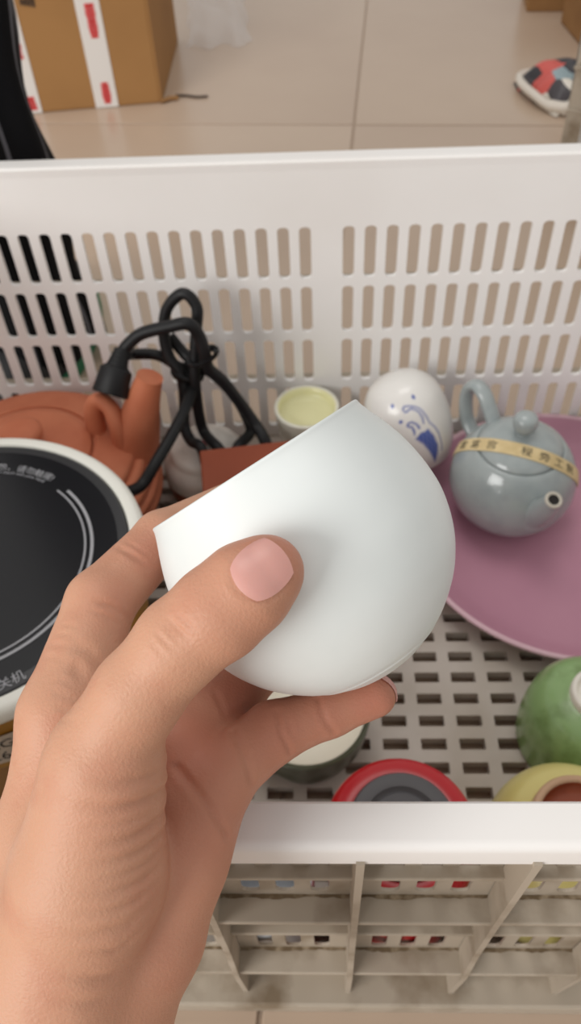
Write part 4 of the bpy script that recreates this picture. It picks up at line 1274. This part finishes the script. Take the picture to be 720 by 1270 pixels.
# ------------------------------------------------------------------ person standing behind the crate: one trouser leg and shoe
M_CLOTH = mat('black_cloth', srgb(14, 14, 17), 0.85, 0.2, None, (300, 0.2, 0.001))
M_STRIPE = mat('grey_cloth_stripe', srgb(100, 100, 106), 0.85, 0.2)
pz = thing('person', 'leg of a person in black trousers with grey stripes behind the crate', 'person', (-0.262, 0.600, 0))
b = MB()
NA, NZ = 96, 70
vs, fs, mi = [], [], []
for k in range(NZ + 1):
    z = 0.020 + 0.78 * k / NZ
    for a in range(NA):
        th = 2 * PI * a / NA
        r = 0.056 + 0.010 * z + 0.0030 * math.sin(5 * th + 9 * z) + 0.0026 * math.sin(9 * th - 14 * z + 1) + 0.0045 * math.sin(z * 46 + 1.3 * math.sin(2 * th)) * (0.5 + 0.5 * math.cos(th - 0.3))
        if z < 0.08:
            r += 0.010 * (0.08 - z) / 0.06 * (1 if math.cos(th) < .6 else 0.4)
        vs.append((r * math.cos(th), 0.92 * r * math.sin(th), z))
for k in range(NZ):
    for a in range(NA):
        a2 = (a + 1) % NA
        fs.append((k * NA + a, k * NA + a2, (k + 1) * NA + a2, (k + 1) * NA + a))
fs.append(tuple(range(NA - 1, -1, -1)))
fs.append(tuple(NZ * NA + a for a in range(NA)))
b.v, b.f = vs, fs
b.m = [1 if (f[0] % NA) % 8 == 5 and len(f) == 4 else 0 for f in fs]
b.build('trouser_leg', [M_CLOTH, M_STRIPE], pz, smooth=60)
M_SHOE = mat('dark_shoe', srgb(30, 30, 32), 0.6)
M_GREENTRIM = mat('green_sole', srgb(44, 118, 84), 0.6)
b = MB()
vs, fs = [], []
NSH = 40
secs_s = []
for k, (z, sc) in enumerate(((0.014, 1.0), (0.024, 1.0), (0.036, 0.93), (0.048, 0.72), (0.055, 0.4))):
    for a in range(NSH):
        th = 2 * PI * a / NSH
        x, y = 0.046 * math.cos(th) * sc, 0.105 * math.sin(th) * sc
        vs.append((x * (1 + .12 * math.sin(th)) + 0.004, y + 0.02, z))
for k in range(4):
    for a in range(NSH):
        a2 = (a + 1) % NSH
        fs.append((k * NSH + a, k * NSH + a2, (k + 1) * NSH + a2, (k + 1) * NSH + a))
fs += [tuple(range(NSH - 1, -1, -1)), tuple(4 * NSH + a for a in range(NSH))]
b.add(vs, fs)
shoe = b.build('shoe', M_SHOE, pz, smooth=60)
b = MB()
vs, fs = [], []
for z in (0.0, 0.0145):
    for a in range(NSH):
        th = 2 * PI * a / NSH
        vs.append((0.049 * math.cos(th) * (1 + .12 * math.sin(th)) + 0.004, 0.108 * math.sin(th) + 0.02, z))
fs = [(a, (a + 1) % NSH, NSH + (a + 1) % NSH, NSH + a) for a in range(NSH)] + [tuple(range(NSH - 1, -1, -1)), tuple(NSH + a for a in range(NSH))]
b.add(vs, fs)
b.build('sole', M_GREENTRIM, shoe, smooth=40)

# ------------------------------------------------------------------ cartons and litter on the floor behind
M_CARD = mat('kraft_cardboard', srgb(164, 122, 76), 0.8, 0.25, (5, srgb(150, 110, 68), 0.4, 0.7))
M_TAPE = mat('white_packing_tape', srgb(226, 222, 218), 0.35, 0.45)
M_REDPRINT = mat('red_print', srgb(206, 66, 66), 0.5)
M_CARDINK = mat('dark_carton_print', srgb(60, 46, 36), 0.8)
bx_ = thing('cardboard_box', 'taped brown carton with white and red tape on the floor, left of centre', 'box', (-0.2139, 1.1667, 0), math.atan2(0.0193, 0.1619))
b = MB()
BW, BD, BH = 0.1850, 0.200, 0.24
b.box(-BW, 0, 0, BD, 0.0, BH)
bevel(b.build('carton_body', M_CARD, bx_), 0.003, 2)
for x0, x1 in ((-0.0900, -0.0590), (-0.1865, -0.1640)):
    b = MB()
    b.box(x0, x1, -0.0012, 0.0005, 0.001, BH + .001)
    if x0 < -0.18:
        b.box(-BW - .0012, -BW + .0005, 0.0, 0.018, 0.001, BH + .001)
    tpo = b.build('tape', M_TAPE, bx_)
    for z0, z1 in ((0.006, 0.034), (0.088, 0.128), (0.165, 0.2)) if x0 > -0.1 else ((0.005, 0.02), (0.070, 0.112), (0.16, 0.2)):
        r_ = MB()
        xm = (x0 + x1) / 2 + (0.002 if x0 > -0.1 else 0)
        r_.box(xm - .0010, xm + .0010, -0.0016, -0.0011, z0, z1)
        z = z0
        while z < z1 - .003:
            h = random.uniform(.003, .006)
            w2 = random.uniform(.0045, .0065)
            r_.box(xm - w2, xm + w2, -0.0016, -0.0011, z, z + h)
            z += h + 0.0004
        r_.build('red_print', M_REDPRINT, tpo)
fp = MB()
fp.box(-0.0035, 0, 0, 0.235, 0.001, BH)
fpo = fp.build('flap', M_CARD, bx_)
fpo.location, fpo.rotation_euler = (0.0015, 0.001, 0), (0, 0, math.radians(-6))
b = MB()
for k in range(4):
    b.box(-0.157 + 0.0048 * k, -0.1535 + 0.0048 * k, -0.0006, 0.0004, 0.131 - 0.001 * k, 0.146)
    b.box(-0.157 + 0.0048 * k, -0.1528 + 0.0048 * k, -0.0006, 0.0004, 0.1335, 0.1352)
b.build('printed_mark', M_CARDINK, bx_)
b = MB()
b.tube(spline([(0.0, -0.002, 0.003), (0.012, 0.004, 0.004), (0.024, 0.006, 0.003)], 6), [0.0035] * 13, 8, flat=(1, .8))
b.build('torn_corner', M_CARD2, bx_)

st = MB()
st.tube(spline([(-0.196, 1.188, 0.0016), (-0.181, 1.186, 0.0016), (-0.165, 1.180, 0.0016), (-0.150, 1.181, 0.0016)], 8), 0.0016, 8)
sto = st.build('strap_scrap', M_CARDINK, None, smooth=60)
tag(sto, 'thin dark strap scrap on the floor at the corner of the taped carton', 'strap')

M_FILM = mat('clear_film', (0.92, 0.92, 0.93), 0.1, 0.7, trans=0.0, alpha=0.16)


def crumple(name, m, w, d, h, nx, ny, seed, amp):
    rnd = random.Random(seed)
    ph = [(rnd.uniform(8, 60), rnd.uniform(8, 60), rnd.uniform(0, 6)) for _ in range(7)]
    vs, fs = [], []
    for side in (1, 0):
        for i in range(nx + 1):
            for j in range(ny + 1):
                u, v = 2 * i / nx - 1, 2 * j / ny - 1
                e = max(0.0, 1 - abs(u) ** 2.4) * max(0.0, 1 - abs(v) ** 2.4)
                f = sum(abs(math.sin(u * w * a + v * d * b_ + p)) for a, b_, p in ph) / 7
                z = 0.0015 + (h * e ** .6 * (0.45 + amp * f)) * side
                vs.append((u * w * (1 + .07 * math.sin(9 * v + seed)), v * d * (1 + .07 * math.sin(7 * u + seed)), z))
    o = (nx + 1) * (ny + 1)
    for i in range(nx):
        for j in range(ny):
            a = i * (ny + 1) + j
            fs.append((a, a + 1, a + ny + 2, a + ny + 1))
            fs.append((o + a + ny + 1, o + a + ny + 2, o + a + 1, o + a))
    rg_ = [i * (ny + 1) for i in range(nx + 1)] + [nx * (ny + 1) + j for j in range(1, ny + 1)] + [i * (ny + 1) + ny for i in range(nx - 1, -1, -1)] + [j for j in range(ny - 1, 0, -1)]
    for k in range(len(rg_)):
        k2 = (k + 1) % len(rg_)
        fs.append((rg_[k], rg_[k2], o + rg_[k2], o + rg_[k]))
    mb = MB()
    mb.add(vs, fs)
    return mb


pbg = crumple('plastic_bag', M_FILM, 0.048, 0.16, 0.05, 30, 44, 4, 0.8).build('plastic_bag', M_FILM, None, smooth=25)
pbg.location = (-0.163, 1.53, 0)
pbg.rotation_euler = (0, 0, 0.1)
tag(pbg, 'crumpled clear plastic bag on the floor beside the taped carton', 'bag')


def patch_mat():
    m = mat('printed_wrapper', srgb(60, 58, 60), 0.45)
    nt = m.node_tree
    tc = nt.nodes.new('ShaderNodeTexCoord')
    vo = nt.nodes.new('ShaderNodeTexVoronoi')
    vo.inputs['Scale'].default_value = 44
    nt.links.new(tc.outputs['Object'], vo.inputs['Vector'])
    cr = nt.nodes.new('ShaderNodeValToRGB')
    cr.color_ramp.interpolation = 'CONSTANT'
    e = cr.color_ramp.elements
    e[0].position, e[0].color = 0, (*srgb(52, 50, 54), 1)
    e[1].position, e[1].color = 0.34, (*srgb(206, 92, 84), 1)
    for p, c in ((0.52, (70, 66, 70)), (0.64, (150, 170, 176)), (0.78, (224, 218, 206))):
        x = e.new(p)
        x.color = (*srgb(*c), 1)
    sp_ = nt.nodes.new('ShaderNodeSeparateColor')
    nt.links.new(vo.outputs['Color'], sp_.inputs['Color'])
    nt.links.new(sp_.outputs['Red'], cr.inputs['Fac'])
    nt.links.new(cr.outputs['Color'], nt.nodes['Principled BSDF'].inputs['Base Color'])
    return m


M_WRAP = patch_mat()
M_WRAPEDGE = mat('pale_wrapper_edge', srgb(222, 214, 202), 0.5)
wr = thing('wrapper', 'crumpled printed wrapper in black, red and white on the floor by the second crate', 'wrapper', (0.3330, 1.150, 0), 0.35)
crumple('w', M_WRAP, 0.044, 0.056, 0.036, 26, 30, 9, 0.9).build('printed_sheet', M_WRAP, wr, smooth=20)
b = MB()
b.tube(spline([(-0.030, -0.060, 0.006), (-0.046, -0.040, 0.009), (-0.050, -0.010, 0.012), (-0.046, 0.028, 0.012), (-0.030, 0.056, 0.010), (-0.004, 0.064, 0.008)], 8), 0.0070, 10, flat=(1, .8))
b.tube(spline([(-0.046, -0.040, 0.009), (-0.034, -0.056, 0.010), (-0.018, -0.062, 0.012)], 8), 0.0090, 10, flat=(1, .8))
b.build('folded_edge', M_WRAPEDGE, wr, smooth=60)

b = MB()
b.box(0, 0.10, 0, 0.09, 0, 0.09)
ba = b.build('cardboard_box', M_CARD2, None)
ba.location, ba.rotation_euler = (0.3436, 1.478, 0), (0, 0, -0.1)
bevel(ba, 0.002)
tag(ba, 'small plain brown carton farthest back at the right', 'box')
b = MB()
b.box(0, 0.16, 0, 0.14, 0, 0.16)
bb = b.build('cardboard_box', M_CARD2, None)
bb.location, bb.rotation_euler = (0.398, 1.285, 0), (0, 0, 0.08)
bevel(bb, 0.004)
tag(bb, 'plain brown carton behind the crumpled printed wrapper at right', 'box')
